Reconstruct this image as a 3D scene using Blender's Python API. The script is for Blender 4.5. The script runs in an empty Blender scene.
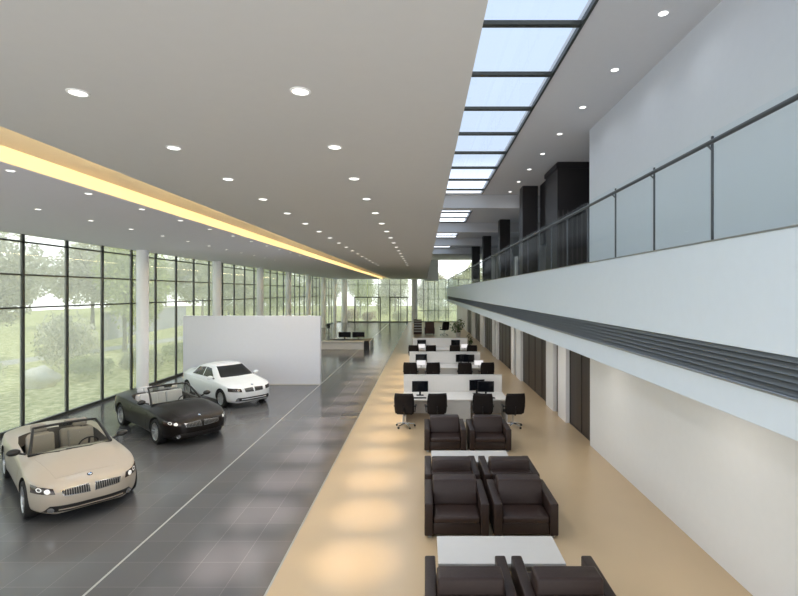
import bpy, bmesh, math, random
from math import pi, sin, cos, radians
from mathutils import Vector, Matrix
from mathutils.bvhtree import BVHTree

random.seed(7)
SC = bpy.context.scene
COL = SC.collection
EYE = 4.2          # camera height
F = 480.0          # focal length in pixels of the 798 x 596 frame

# ------------------------------------------------------------------ helpers
class MB:
    """collects shapes into one mesh"""
    def __init__(s):
        s.bm = bmesh.new()
    def box(s, x0, x1, y0, y1, z0, z1, bev=0.0, seg=2, mi=0):
        r = bmesh.ops.create_cube(s.bm, size=1.0)
        vs = r['verts']
        for v in vs:
            v.co = Vector(((x0+x1)/2 + v.co.x*(x1-x0), (y0+y1)/2 + v.co.y*(y1-y0), (z0+z1)/2 + v.co.z*(z1-z0)))
        fs = set(f for v in vs for f in v.link_faces)
        for f in fs: f.material_index = mi
        if bev > 0:
            es = list(set(e for v in vs for e in v.link_edges))
            bmesh.ops.bevel(s.bm, geom=es, offset=bev, segments=seg, profile=0.5, affect='EDGES')
        return s
    def cyl(s, p0, p1, r0, r1=None, seg=16, cap=True):
        r1 = r0 if r1 is None else r1
        p0 = Vector(p0); p1 = Vector(p1); d = (p1-p0)
        q = d.to_track_quat('Z', 'Y')
        a = []; b = []
        for k in range(seg):
            t = 2*pi*k/seg
            o = Vector((cos(t), sin(t), 0))
            a.append(s.bm.verts.new(p0 + q @ (o*r0))); b.append(s.bm.verts.new(p1 + q @ (o*r1)))
        for k in range(seg):
            s.bm.faces.new((a[k], a[(k+1) % seg], b[(k+1) % seg], b[k]))
        if cap:
            s.bm.faces.new(list(reversed(a))); s.bm.faces.new(b)
        return s
    def tube(s, pts, r, seg=8, closed=False):
        pts = [Vector(p) for p in pts]; n = len(pts); rings = []
        for i, p in enumerate(pts):
            t = (pts[min(i+1, n-1)] - pts[max(i-1, 0)]).normalized()
            q = t.to_track_quat('Z', 'Y')
            rr = r[i] if isinstance(r, (list, tuple)) else r
            rings.append([s.bm.verts.new(p + q @ Vector((cos(2*pi*k/seg)*rr, sin(2*pi*k/seg)*rr, 0))) for k in range(seg)])
        for i in range(n-1):
            for k in range(seg):
                s.bm.faces.new((rings[i][k], rings[i][(k+1) % seg], rings[i+1][(k+1) % seg], rings[i+1][k]))
        s.bm.faces.new(list(reversed(rings[0]))); s.bm.faces.new(rings[-1])
        return s
    def lathe(s, prof, seg=24, M=Matrix.Identity(4), close=False):
        """prof: (radius, height) around local Z, then M"""
        rings = []
        for (r, h) in prof:
            if r < 1e-6:
                rings.append([s.bm.verts.new(M @ Vector((0, 0, h)))])
            else:
                rings.append([s.bm.verts.new(M @ Vector((r*cos(2*pi*k/seg), r*sin(2*pi*k/seg), h))) for k in range(seg)])
        m = len(rings)
        for i in range(m if close else m-1):
            A = rings[i]; B = rings[(i+1) % m]
            for k in range(seg):
                k2 = (k+1) % seg
                if len(A) == 1 and len(B) == 1: continue
                if len(A) == 1: s.bm.faces.new((A[0], B[k2], B[k]))
                elif len(B) == 1: s.bm.faces.new((A[k], A[k2], B[0]))
                else: s.bm.faces.new((A[k], A[k2], B[k2], B[k]))
        return s
    def quad(s, a, b, c, d, mi=0):
        f = s.bm.faces.new([s.bm.verts.new(Vector(p)) for p in (a, b, c, d)]); f.material_index = mi
        return s
    def prism(s, poly, axis, a, b):
        """poly of 2-D points extruded from a to b along axis ('X','Y','Z')"""
        def P(p, t):
            return Vector((t, p[0], p[1])) if axis == 'X' else Vector((p[0], t, p[1])) if axis == 'Y' else Vector((p[0], p[1], t))
        A = [s.bm.verts.new(P(p, a)) for p in poly]; B = [s.bm.verts.new(P(p, b)) for p in poly]
        n = len(poly)
        s.bm.faces.new(A); s.bm.faces.new(list(reversed(B)))
        for k in range(n):
            s.bm.faces.new((A[k], B[k], B[(k+1) % n], A[(k+1) % n]))
        return s
    def sheet(s, P, thick=0.0):
        """P[i][j] grid of points -> quads"""
        V = [[s.bm.verts.new(Vector(p)) for p in row] for row in P]
        for i in range(len(V)-1):
            for j in range(len(V[0])-1):
                s.bm.faces.new((V[i][j], V[i+1][j], V[i+1][j+1], V[i][j+1]))
        return s
    def build(s, name, mat, parent=None, smooth=None, loc=None, recalc=True):
        if recalc:
            bmesh.ops.recalc_face_normals(s.bm, faces=s.bm.faces[:])
        me = bpy.data.meshes.new(name); s.bm.to_mesh(me); s.bm.free()
        for m in (mat if isinstance(mat, (list, tuple)) else [mat]): me.materials.append(m)
        if smooth:
            me.polygons.foreach_set('use_smooth', [True]*len(me.polygons))
            me.set_sharp_from_angle(angle=radians(smooth))
        o = bpy.data.objects.new(name, me); COL.objects.link(o)
        if parent is not None: o.parent = parent
        if loc is not None: o.location = loc
        return o

def tag(o, label=None, cat=None, group=None, kind=None):
    if label: o['label'] = label
    if cat: o['category'] = cat
    if group: o['group'] = group
    if kind: o['kind'] = kind
    return o
def thing(name, label, cat, loc=(0, 0, 0), rotz=0.0, group=None):
    o = bpy.data.objects.new(name, None); COL.objects.link(o)
    o.location = loc; o.rotation_euler = (0, 0, rotz); o.empty_display_size = 0.2
    return tag(o, label, cat, group)
def structure(name, loc=(0, 0, 0)):
    o = bpy.data.objects.new(name, None); COL.objects.link(o); o.location = loc
    o['kind'] = 'structure'; return o
def struct(mb, name, mat, **k):
    o = mb.build(name, mat, **k); o['kind'] = 'structure'; return o
def copy_tree(o, parent=None):
    c = o.copy(); COL.objects.link(c); c.parent = parent
    for ch in list(o.children): copy_tree(ch, c)
    return c
def dup(root, loc, rotz=None, label=None, scale=None):
    c = copy_tree(root); c.location = loc
    if rotz is not None: c.rotation_euler = (0, 0, rotz)
    if label: c['label'] = label
    if scale is not None: c.scale = scale
    return c
ORD = ['first', 'second', 'third', 'fourth', 'fifth', 'sixth', 'seventh', 'eighth', 'ninth', 'tenth', 'eleventh', 'twelfth',
       'thirteenth', 'fourteenth', 'fifteenth', 'sixteenth', 'seventeenth', 'eighteenth', 'nineteenth', 'twentieth']

# ------------------------------------------------------------------ materials
def newmat(name):
    m = bpy.data.materials.new(name); m.use_nodes = True
    nt = m.node_tree; nt.nodes.clear()
    out = nt.nodes.new('ShaderNodeOutputMaterial')
    return m, nt, out
def pbr(name, col, rough=0.5, metal=0.0, spec=0.5, noise=0.0, nscale=8.0, bump=0.0, coat=0.0, emit=None, estr=0.0, coords='Object'):
    m, nt, out = newmat(name)
    b = nt.nodes.new('ShaderNodeBsdfPrincipled')
    nt.links.new(b.outputs[0], out.inputs[0])
    b.inputs['Base Color'].default_value = (*col, 1); b.inputs['Roughness'].default_value = rough
    b.inputs['Metallic'].default_value = metal; b.inputs['Specular IOR Level'].default_value = spec
    b.inputs['Coat Weight'].default_value = coat; b.inputs['Coat Roughness'].default_value = 0.04
    if emit:
        b.inputs['Emission Color'].default_value = (*emit, 1); b.inputs['Emission Strength'].default_value = estr
    tc = nt.nodes.new('ShaderNodeTexCoord')
    nz = nt.nodes.new('ShaderNodeTexNoise'); nz.inputs['Scale'].default_value = nscale; nz.inputs['Detail'].default_value = 4
    nt.links.new(tc.outputs[coords], nz.inputs['Vector'])
    rp = nt.nodes.new('ShaderNodeMix'); rp.data_type = 'RGBA'
    k = max(noise, 0.02)
    rp.inputs['A'].default_value = (*[max(0, c*(1-k)) for c in col], 1); rp.inputs['B'].default_value = (*[min(1, c*(1+k)) for c in col], 1)
    nt.links.new(nz.outputs['Fac'], rp.inputs['Factor']); nt.links.new(rp.outputs['Result'], b.inputs['Base Color'])
    if bump > 0:
        bp = nt.nodes.new('ShaderNodeBump'); bp.inputs['Strength'].default_value = bump; bp.inputs['Distance'].default_value = 0.01
        nt.links.new(nz.outputs['Fac'], bp.inputs['Height']); nt.links.new(bp.outputs[0], b.inputs['Normal'])
    return m
def emis(name, col, strength):
    m, nt, out = newmat(name)
    e = nt.nodes.new('ShaderNodeEmission'); e.inputs[0].default_value = (*col, 1); e.inputs[1].default_value = strength
    nt.links.new(e.outputs[0], out.inputs[0]); return m
def thin_glass(name, tint, refl=1.0, rough=0.0, body=None, bodyw=0.0):
    """a thin pane: clear with a fresnel reflection, optionally a little milky"""
    m, nt, out = newmat(name)
    tr = nt.nodes.new('ShaderNodeBsdfTransparent'); tr.inputs[0].default_value = (*tint, 1)
    gl = nt.nodes.new('ShaderNodeBsdfGlossy'); gl.inputs['Roughness'].default_value = rough
    lw = nt.nodes.new('ShaderNodeLayerWeight'); lw.inputs[0].default_value = 0.5
    pw = nt.nodes.new('ShaderNodeMath'); pw.operation = 'POWER'; pw.inputs[1].default_value = 4.0
    nt.links.new(lw.outputs['Facing'], pw.inputs[0])
    mu = nt.nodes.new('ShaderNodeMath'); mu.operation = 'MULTIPLY_ADD'; mu.inputs[1].default_value = 0.45*refl; mu.inputs[2].default_value = 0.03*refl
    nt.links.new(pw.outputs[0], mu.inputs[0])
    mx = nt.nodes.new('ShaderNodeMixShader')
    nt.links.new(mu.outputs[0], mx.inputs[0]); nt.links.new(tr.outputs[0], mx.inputs[1]); nt.links.new(gl.outputs[0], mx.inputs[2])
    last = mx
    if body:
        df = nt.nodes.new('ShaderNodeBsdfTranslucent'); df.inputs[0].default_value = (*body, 1)
        m2 = nt.nodes.new('ShaderNodeMixShader'); m2.inputs[0].default_value = bodyw
        nt.links.new(mx.outputs[0], m2.inputs[1]); nt.links.new(df.outputs[0], m2.inputs[2]); last = m2
    nt.links.new(last.outputs[0], out.inputs[0]); return m
def tile_mat(name, c1, c2, grout, size, rough, mortar=0.006, off=(0, 0)):
    m, nt, out = newmat(name)
    b = nt.nodes.new('ShaderNodeBsdfPrincipled'); nt.links.new(b.outputs[0], out.inputs[0])
    tc = nt.nodes.new('ShaderNodeTexCoord'); mp = nt.nodes.new('ShaderNodeMapping')
    mp.inputs['Location'].default_value = (off[0], off[1], 0)
    nt.links.new(tc.outputs['Object'], mp.inputs['Vector'])
    br = nt.nodes.new('ShaderNodeTexBrick'); br.offset = 0.0; br.squash = 1.0
    br.inputs['Color1'].default_value = (*c1, 1); br.inputs['Color2'].default_value = (*c2, 1); br.inputs['Mortar'].default_value = (*grout, 1)
    br.inputs['Scale'].default_value = 1.0; br.inputs['Mortar Size'].default_value = mortar; br.inputs['Mortar Smooth'].default_value = 0.2
    br.inputs['Brick Width'].default_value = size; br.inputs['Row Height'].default_value = size
    nt.links.new(mp.outputs[0], br.inputs['Vector']); nt.links.new(br.outputs['Color'], b.inputs['Base Color'])
    nz = nt.nodes.new('ShaderNodeTexNoise'); nz.inputs['Scale'].default_value = 1.3; nz.inputs['Detail'].default_value = 5
    nt.links.new(tc.outputs['Object'], nz.inputs['Vector'])
    mr = nt.nodes.new('ShaderNodeMapRange'); mr.inputs['To Min'].default_value = rough*0.8; mr.inputs['To Max'].default_value = rough*1.3
    nt.links.new(nz.outputs['Fac'], mr.inputs['Value']); nt.links.new(mr.outputs[0], b.inputs['Roughness'])
    b.inputs['Specular IOR Level'].default_value = 0.5
    return m
def stripe_mat(name, c1, c2, axis, period, duty=0.5, rough=0.4, metal=0.0):
    """hard stripes across an object axis (slats, grille bars, panel joints)"""
    m, nt, out = newmat(name)
    b = nt.nodes.new('ShaderNodeBsdfPrincipled'); nt.links.new(b.outputs[0], out.inputs[0])
    b.inputs['Roughness'].default_value = rough; b.inputs['Metallic'].default_value = metal
    tc = nt.nodes.new('ShaderNodeTexCoord'); sp = nt.nodes.new('ShaderNodeSeparateXYZ')
    nt.links.new(tc.outputs['Object'], sp.inputs[0])
    d = nt.nodes.new('ShaderNodeMath'); d.operation = 'DIVIDE'; d.inputs[1].default_value = period
    nt.links.new(sp.outputs['XYZ'.index(axis)], d.inputs[0])
    fr = nt.nodes.new('ShaderNodeMath'); fr.operation = 'FRACT'; nt.links.new(d.outputs[0], fr.inputs[0])
    lt = nt.nodes.new('ShaderNodeMath'); lt.operation = 'LESS_THAN'; lt.inputs[1].default_value = duty; nt.links.new(fr.outputs[0], lt.inputs[0])
    mx = nt.nodes.new('ShaderNodeMix'); mx.data_type = 'RGBA'
    mx.inputs['A'].default_value = (*c1, 1); mx.inputs['B'].default_value = (*c2, 1)
    nt.links.new(lt.outputs[0], mx.inputs['Factor']); nt.links.new(mx.outputs['Result'], b.inputs['Base Color'])
    return m
def leaf_mat(name, c1, c2, scale=1.2):
    m, nt, out = newmat(name)
    tc = nt.nodes.new('ShaderNodeTexCoord')
    nz = nt.nodes.new('ShaderNodeTexNoise'); nz.inputs['Scale'].default_value = scale; nz.inputs['Detail'].default_value = 6
    nt.links.new(tc.outputs['Object'], nz.inputs['Vector'])
    cr = nt.nodes.new('ShaderNodeValToRGB'); cr.color_ramp.elements[0].position = 0.35; cr.color_ramp.elements[1].position = 0.65
    cr.color_ramp.elements[0].color = (*c1, 1); cr.color_ramp.elements[1].color = (*c2, 1)
    nt.links.new(nz.outputs['Fac'], cr.inputs[0])
    df = nt.nodes.new('ShaderNodeBsdfDiffuse'); tl = nt.nodes.new('ShaderNodeBsdfTranslucent')
    nt.links.new(cr.outputs[0], df.inputs[0]); nt.links.new(cr.outputs[0], tl.inputs[0])
    mx = nt.nodes.new('ShaderNodeMixShader'); mx.inputs[0].default_value = 0.45
    nt.links.new(df.outputs[0], mx.inputs[1]); nt.links.new(tl.outputs[0], mx.inputs[2]); nt.links.new(mx.outputs[0], out.inputs[0])
    return m

M = {}
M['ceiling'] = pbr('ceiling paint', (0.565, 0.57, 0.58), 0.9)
M['ceiling_daylit'] = pbr('ceiling paint with bluish daylight', (0.70, 0.70, 0.80), 0.9)  # window daylight put into the colour, bluer and lighter than the main ceiling
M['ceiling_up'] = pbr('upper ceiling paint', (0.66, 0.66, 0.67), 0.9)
M['white'] = pbr('white wall paint', (0.82, 0.83, 0.84), 0.6)
M['fascia'] = pbr('pale blue white fascia paint', (0.75, 0.84, 0.94), 0.5)
M['wall_up'] = pbr('grey blue wall paint', (0.70, 0.73, 0.76), 0.8)
M['partition'] = pbr('partition paint', (0.72, 0.74, 0.80), 0.6)
M['tile'] = tile_mat('dark grey floor tiles', (0.108, 0.108, 0.112), (0.123, 0.122, 0.126), (0.205, 0.20, 0.198), 0.63, 0.16, 0.0035, off=(2.2, 0.1))
M['beige'] = pbr('polished beige floor', (0.58, 0.435, 0.27), 0.28, noise=0.04, nscale=1.5, coords='Object')
M['line'] = pbr('light grey floor strip', (0.42, 0.42, 0.40), 0.3)
M['mullion'] = pbr('dark grey green window frame', (0.030, 0.033, 0.028), 0.45)
M['pane'] = thin_glass('window glass', (0.93, 0.96, 0.94), 0.7, body=(1.0, 0.985, 0.93), bodyw=0.24)  # milky body adds the white haze over the garden view
M['rail_glass'] = thin_glass('railing glass', (0.965, 0.985, 0.99), 0.3)
M['sky_glass'] = thin_glass('skylight glass', (0.95, 0.97, 1.0), 0.4)
M['car_glass'] = thin_glass('car glass', (0.72, 0.74, 0.70), 1.8)
M['column'] = pbr('white column paint', (0.93, 0.94, 0.97), 0.4)
M['steel'] = pbr('brushed steel', (0.42, 0.44, 0.46), 0.3, metal=0.9)
M['darksteel'] = pbr('dark rail metal', (0.10, 0.11, 0.12), 0.35, metal=0.6)
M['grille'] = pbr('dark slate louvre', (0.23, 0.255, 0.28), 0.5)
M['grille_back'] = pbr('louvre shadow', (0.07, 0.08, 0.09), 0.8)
M['wood'] = pbr('very dark wood', (0.012, 0.009, 0.010), 0.45, noise=0.3, nscale=6)
M['wood_slat'] = stripe_mat('dark slatted wood', (0.010, 0.008, 0.009), (0.045, 0.038, 0.040), 'X', 0.16, 0.3, 0.45)
M['door'] = stripe_mat('dark brown door panels', (0.040, 0.030, 0.026), (0.085, 0.070, 0.060), 'Y', 0.55, 0.06, 0.4)
M['doorframe'] = pbr('dark brown frame', (0.035, 0.028, 0.025), 0.4)
M['leather'] = pbr('dark brown leather', (0.030, 0.0175, 0.0145), 0.42, spec=0.35, noise=0.2, nscale=30, bump=0.15)
M['leather2'] = pbr('dark brown leather cushion', (0.037, 0.0215, 0.018), 0.40, spec=0.35, noise=0.2, nscale=30, bump=0.15)
M['tabletop'] = pbr('white table laminate', (0.68, 0.665, 0.645), 0.3)
M['black'] = pbr('black plastic', (0.012, 0.012, 0.013), 0.4)
M['mesh'] = pbr('black mesh fabric', (0.012, 0.009, 0.009), 0.7, spec=0.25)
M['desk'] = pbr('white desk laminate', (0.80, 0.77, 0.73), 0.35)
M['deskgrey'] = pbr('light grey desk panel', (0.60, 0.59, 0.57), 0.5)
M['screen'] = pbr('dark screen', (0.006, 0.007, 0.010), 0.12)
M['screen_on'] = emis('lit white screen', (1.0, 0.97, 0.97), 0.92)
M['chrome'] = pbr('chrome', (0.75, 0.76, 0.78), 0.15, metal=1.0)
M['lens'] = emis('downlight lens', (1.0, 0.97, 0.92), 3.0)
M['led'] = emis('warm led strip', (1.0, 0.78, 0.44), 40.0)
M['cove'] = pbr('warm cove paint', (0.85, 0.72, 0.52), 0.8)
M['brown'] = pbr('brown upholstery', (0.085, 0.045, 0.033), 0.6)
M['grass'] = leaf_mat('pale lawn', (0.40, 0.43, 0.18), (0.88, 0.85, 0.60), 4.0)  # paled to carry overexposed daylight and bounce it onto the ceiling
M['path'] = pbr('pale garden path', (0.62, 0.60, 0.55), 0.9, noise=0.1)
M['rock'] = pbr('pale boulder', (0.74, 0.70, 0.63), 0.9, noise=0.2, nscale=3, bump=0.3)
M['bark'] = pbr('grey bark', (0.28, 0.25, 0.21), 0.9, noise=0.3)
M['leaf_a'] = leaf_mat('pale green leaves', (0.54, 0.55, 0.34), (0.80, 0.80, 0.62))  # overexposed daylight put into these pale garden leaf colours
M['leaf_b'] = leaf_mat('fresh green leaves', (0.46, 0.52, 0.20), (0.72, 0.76, 0.40))
M['leaf_c'] = leaf_mat('grey green leaves', (0.50, 0.50, 0.37), (0.76, 0.74, 0.62))
M['leaf_d'] = leaf_mat('dark indoor leaves', (0.015, 0.04, 0.012), (0.05, 0.11, 0.03), 6)
M['leaf_r'] = leaf_mat('reddish leaves', (0.30, 0.14, 0.12), (0.50, 0.34, 0.26))
M['pot'] = pbr('white plant pot', (0.7, 0.68, 0.64), 0.4)
M['wallout'] = pbr('grey garden wall', (0.45, 0.44, 0.50), 0.9, noise=0.1)
M['leaf_p'] = leaf_mat('mid green indoor leaves', (0.08, 0.13, 0.06), (0.22, 0.28, 0.16), 5)
# ------------------------------------------------------------------ camera and render look
cd = bpy.data.cameras.new('camera'); cam = bpy.data.objects.new('camera', cd); COL.objects.link(cam)
cam.location = (0, 0, EYE); cam.rotation_euler = (pi/2, 0, 0)
cd.sensor_width = 36.0; cd.lens = F/798*36.0; cd.shift_x = -25/798; cd.shift_y = -6/798
cd.clip_start = 0.05; cd.clip_end = 400
SC.camera = cam
SC.view_settings.view_transform = 'Standard'; SC.view_settings.look = 'None'
SC.view_settings.exposure = 0.0

# ------------------------------------------------------------------ the shell
FILL = 130
XL, XR = -12.3, 4.55          # window wall, ground-floor inner wall
YN, YB = -2.0, 67.0           # behind the camera, back wall
ZC, ZU = 5.97, 8.65           # main ceiling, upper ceiling
XB = 3.2                      # balcony front
XS = 0.39                     # main ceiling edge
ZF = 4.40                     # upper floor

o = struct(MB().box(XL, -2.2, YN, YB, -0.15, 0.0), 'floor', M['tile'])
o = struct(MB().box(-2.2, XR+0.6, YN, YB, -0.15, 0.0), 'floor', M['beige'])
struct(MB().box(-4.725, -4.69, YN, YB, 0.0, 0.003), 'trim_1', M['line'])
struct(MB().box(-2.215, -2.185, YN, YB, 0.0, 0.003), 'trim_2', M['steel'])

# main ceiling with the recess of the cove light
CX0, CX1 = -5.75, -4.52
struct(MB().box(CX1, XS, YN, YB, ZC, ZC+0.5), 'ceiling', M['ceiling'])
struct(MB().box(XL-0.1, CX0, YN, YB, ZC, ZC+0.5), 'ceiling', M['ceiling_daylit'])
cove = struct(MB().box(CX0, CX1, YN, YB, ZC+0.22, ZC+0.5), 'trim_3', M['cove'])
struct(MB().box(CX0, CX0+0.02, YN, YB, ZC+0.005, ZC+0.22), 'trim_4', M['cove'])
o = MB().box(CX1-0.03, CX1-0.004, YN+0.2, YB-0.3, ZC+0.10, ZC+0.17).build('led_strip', M['led'], cove)

# wall above the main ceiling edge, upper ceiling with the skylight slot
struct(MB().box(XS-0.3, XS, YN, YB, ZC+0.5, ZU+0.4), 'wall_left_upper', M['wall_up'])
XSK = 2.65
bays = [(-1.4, 21.7), (24.3, 30.7), (33.1, 39.5), (41.9, 48.3)]
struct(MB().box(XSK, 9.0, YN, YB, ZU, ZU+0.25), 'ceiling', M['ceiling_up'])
m = MB(); prev = YN
for (a, b) in bays:
    m.box(XS, XSK, prev, a, ZU, ZU+0.05); prev = b
m.box(XS, XSK, prev, YB, ZU, ZU+0.05)
struct(m, 'ceiling', M['ceiling_up'])
WN = [0]
def win_name():
    WN[0] += 1; return 'window_%d' % WN[0]
for (a, b) in bays:
    r = structure(win_name())
    n = max(3, round((b-a)/1.8))
    fr = MB()
    MB().box(XSK-0.05, XSK, a, b, ZU-0.03, ZU+0.06).build('side_rail', M['mullion'], r)
    MB().box(XS, XS+0.05, a, b, ZU-0.03, ZU+0.06).build('side_rail', M['mullion'], r)
    # bar spacing fixed from the far end: 1.8 m
    y = 20.95 if b == 21.7 else b
    while y > a-0.01:
        MB().box(XS+0.05, XSK-0.05, y-0.06, y+0.05, ZU-0.02, ZU+0.05).build('glazing_bar', M['mullion'], r)
        y2 = max(a, y-1.85)
        if y-y2 > 0.2:
            MB().box(XS+0.05, XSK-0.05, y2+0.03, y-0.06, ZU+0.02, ZU+0.03).build('pane', M['sky_glass'], r)
        y -= 1.85
TN = [4]
def trim_name():
    TN[0] += 1; return 'trim_%d' % TN[0]
for y in (22.0, 30.9, 39.7, 48.5):
    struct(MB().box(XS, 9.0, y, y+0.7, ZU-0.60, ZU), trim_name(), M['ceiling_up'])

# balcony: fascia with louvre, upper floor, soffit
zt, zb = EYE+0.176*XB, EYE-0.40*XB
zg1, zg0 = EYE-0.176*XB, EYE-0.287*XB
r = structure('wall_balcony')
MB().box(XB, XB+0.18, YN, YB, zg1, zt, bev=0.006, seg=1).build('fascia_panel', M['fascia'], r)
MB().box(XB, XB+0.18, YN, YB, zb, zg0, bev=0.006, seg=1).build('fascia_panel', M['fascia'], r)
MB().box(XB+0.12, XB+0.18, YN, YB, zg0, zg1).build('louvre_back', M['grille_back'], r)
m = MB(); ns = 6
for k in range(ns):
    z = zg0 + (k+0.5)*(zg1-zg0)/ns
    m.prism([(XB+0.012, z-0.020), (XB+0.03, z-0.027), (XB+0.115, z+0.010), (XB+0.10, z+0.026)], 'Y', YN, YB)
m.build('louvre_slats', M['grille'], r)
MB().box(XB-0.035, XB+0.02, YN, YB, zg0-0.02, zg0+0.012, bev=0.006, seg=1).build('ledge', M['steel'], r)
MB().box(XB-0.012, XB+0.20, YN, YB, zt, zt+0.015).build('coping', M['steel'], r)
struct(MB().box(XB+0.18, 9.0, YN, YB, zb+0.02, ZF), 'floor', M['white'])      # upper floor slab, its underside is the soffit

# ground-floor inner wall with its doors
DOORS = [(13.16, 15.4), (17.9, 22.6), (25.1, 29.8), (32.1, 36.6), (39.0, 43.5), (46, 50.5)]
SLOTS = [(16.3, 16.9), (23.7, 24.3), (30.4, 31.0), (37.4, 38.0), (44.4, 45.0)]
m = MB(); prev = YN
for (a, b) in sorted(DOORS+SLOTS):
    m.box(XR, XR+0.35, prev, a, 0, zb+0.02); prev = b
m.box(XR, XR+0.35, prev, YB, 0, zb+0.02)
struct(m, 'wall_right', M['white'])
for i, (a, b) in enumerate(DOORS):
    r = structure('door_%d' % (i+1), (XR+0.12, a, 0))
    L = b-a; n = 2 if L < 3 else 4
    for k in range(n):
        MB().box(0.02, 0.07, k*L/n+0.03, (k+1)*L/n-0.03, 0.03, zb).build('door_leaf', M['door'], r)
        MB().box(0.0, 0.09, k*L/n-0.03 if k else 0, k*L/n+0.03, 0, zb).build('door_post', M['doorframe'], r)
    MB().box(0.0, 0.09, L-0.04, L, 0, zb).build('door_post', M['doorframe'], r)
    MB().box(0.0, 0.10, 0, L, 0, 0.03).build('threshold', M['doorframe'], r)
for (a, b) in SLOTS:
    struct(MB().box(XR+0.12, XR+0.2, a, b, 0, zb), trim_name(), M['door'])

# upper floor: near wall, dark joinery, rear wall
struct(MB().box(XR, XR+0.3, YN, 13.2, ZF, ZU), 'wall_right_upper', M['wall_up'])
struct(MB().box(XR+0.3, 9.0, 12.9, 13.2, ZF, ZU), 'wall_right_return', M['wall_up'])
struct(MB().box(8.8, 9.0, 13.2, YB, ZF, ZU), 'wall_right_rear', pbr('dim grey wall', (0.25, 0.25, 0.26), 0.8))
t = thing('dark_cabinet', 'tall dark wooden cabinet block with slatted front on the balcony, right of the columns', 'cabinet', (4.56, 16.4, ZF))
MB().box(0.0, 1.5, 0.0, 1.6, 0, ZU-ZF-0.002).build('cabinet_body', M['wood'], t)
MB().box(-0.05, 1.55, -0.05, 1.62, ZU-ZF-0.22, ZU-ZF-0.05, bev=0.02).build('cornice', M['wood'], t)
MB().box(0.04, 1.46, -0.03, 0.0, 0.0, 2.6).build('slatted_panel', M['wood_slat'], t)
t = thing('dark_cabinet', 'dark wooden wall block set back between cabinet and column on the balcony', 'cabinet', (4.85, 18.05, ZF))
MB().box(0.0, 2.0, 0.0, 2.0, 1.75, ZU-ZF-0.002).build('upper_panel', M['wood'], t)
MB().box(0.25, 2.0, 0.6, 2.0, 0.0, 1.75).build('lower_panel', pbr('grey shelf back', (0.10, 0.095, 0.09), 0.6), t)
for k in range(3):
    MB().box(-0.0, 2.0, 0.15, 1.0, 0.35+0.5*k, 0.43+0.5*k).build('shelf', M['wood'], t)
cols = [(4.13, 20.1, 0.64, 'widest dark wooden column on the balcony, beside the dark cabinet'),
        (4.64, 29.4, 0.64, 'dark square column on the balcony, second counting from the dark cabinet'),
        (4.68, 38.0, 0.64, 'dark square column on the balcony, third counting from the dark cabinet'),
        (4.70, 46.8, 0.76, 'narrowest and farthest dark square column on the balcony')]
for (x, y, w, lb) in cols:
    t = thing('dark_column', lb, 'column', (x+w/2, y+w/2, ZF), 0, 'dark columns on the balcony')
    MB().box(-w/2, w/2, -w/2, w/2, 0.0, ZU-ZF-0.002, bev=0.01, seg=1).build('shaft', M['wood'], t)
    MB().box(-w/2-0.02, w/2+0.02, -w/2-0.02, w/2+0.02, 0.0, 0.12).build('plinth', M['wood'], t)
t = thing('office_cabinet', 'grey storage cabinet with a white edge behind the balcony rail', 'cabinet', (5.15, 26.3, ZF))
MB().box(0, 1.0, 0, 0.5, 0.06, 1.5).build('carcass', pbr('grey cabinet', (0.16, 0.16, 0.17), 0.5), t)
MB().box(-0.09, 0.0, 0, 0.5, 0.0, 1.75).build('side_panel', M['desk'], t)

# glass railing along the balcony
t = thing('glass_railing', 'clear glass railing with dark handrail along the balcony edge', 'railing', (XB+0.08, 0, zt+0.015))
zr = 0.345*XB; ztop = 0.384*XB
y = 5.46-1.38*3; ys = []
while y < YB-0.3:
    ys.append(y); y += 1.38
for k, y in enumerate(ys):
    p = MB().box(-0.010, 0.010, y-0.013, y+0.013, 0, zr+0.09).build('post', M['darksteel'], t)
    MB().cyl((0.0, y, zr-0.07), (-0.06, y, zr-0.01), 0.012, seg=8).build('bracket', M['darksteel'], p)
    if k+1 < len(ys):
        MB().box(-0.006, 0.006, y+0.03, ys[k+1]-0.03, 0.0, ztop).build('glass_panel', M['rail_glass'], t)
MB().tube([(-0.06, ys[0]-0.5, zr), (-0.06, YB-0.2, zr)], 0.026, 12).build('handrail', M['darksteel'], t, smooth=40)

# ------------------------------------------------------------------ window wall and back wall
BAY = 1.82
cols_y = [20.3+7.28*k for k in range(-3, 7)]
y0 = 14.7 - 1.82*8 - 0.0
HB = [5.74, 4.73, 3.72]
WH = ZC
def window_bay(axis, pos, a, b, step, first, heights, thin=False):
    """a glazed bay from a to b; axis 'X' = wall plane at x=pos running along y"""
    r = structure(win_name())
    def B(u0, u1, d0, d1, z0, z1):
        return MB().box(pos+d0, pos+d1, u0, u1, z0, z1) if axis == 'X' else MB().box(u0, u1, pos+d0, pos+d1, z0, z1)
    u = first; edges = [a]
    w = 0.03 if thin else 0.042
    while u < b-0.05:
        if u > a+0.05:
            B(u-w, u+w, -0.045, 0.045, 0, WH).build('mullion', M['mullion'], r); edges.append(u)
        u += step
    edges.append(b)
    hw = 0.02 if thin else 0.024
    for z in heights:
        B(a, b, -0.03, 0.03, z-hw, z+hw).build('transom', M['mullion'], r)
    B(a, b, -0.06, 0.06, 0.0, 0.10).build('sill', M['mullion'], r)
    for i in range(len(edges)-1):
        B(edges[i]+w, edges[i+1]-w, -0.012, 0.004, 0.1, WH).build('pane', M['pane'], r)
    return r
bounds = [YN] + cols_y[0:] + [YB]
bounds = [v for v in bounds if YN <= v <= YB]; bounds = sorted(set(bounds))
for i in range(len(bounds)-1):
    a, b = bounds[i], bounds[i+1]
    n0 = math.ceil((a-14.7)/BAY - 1e-6); window_bay('X', XL, a, b, BAY, 14.7+BAY*n0, HB)
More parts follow.
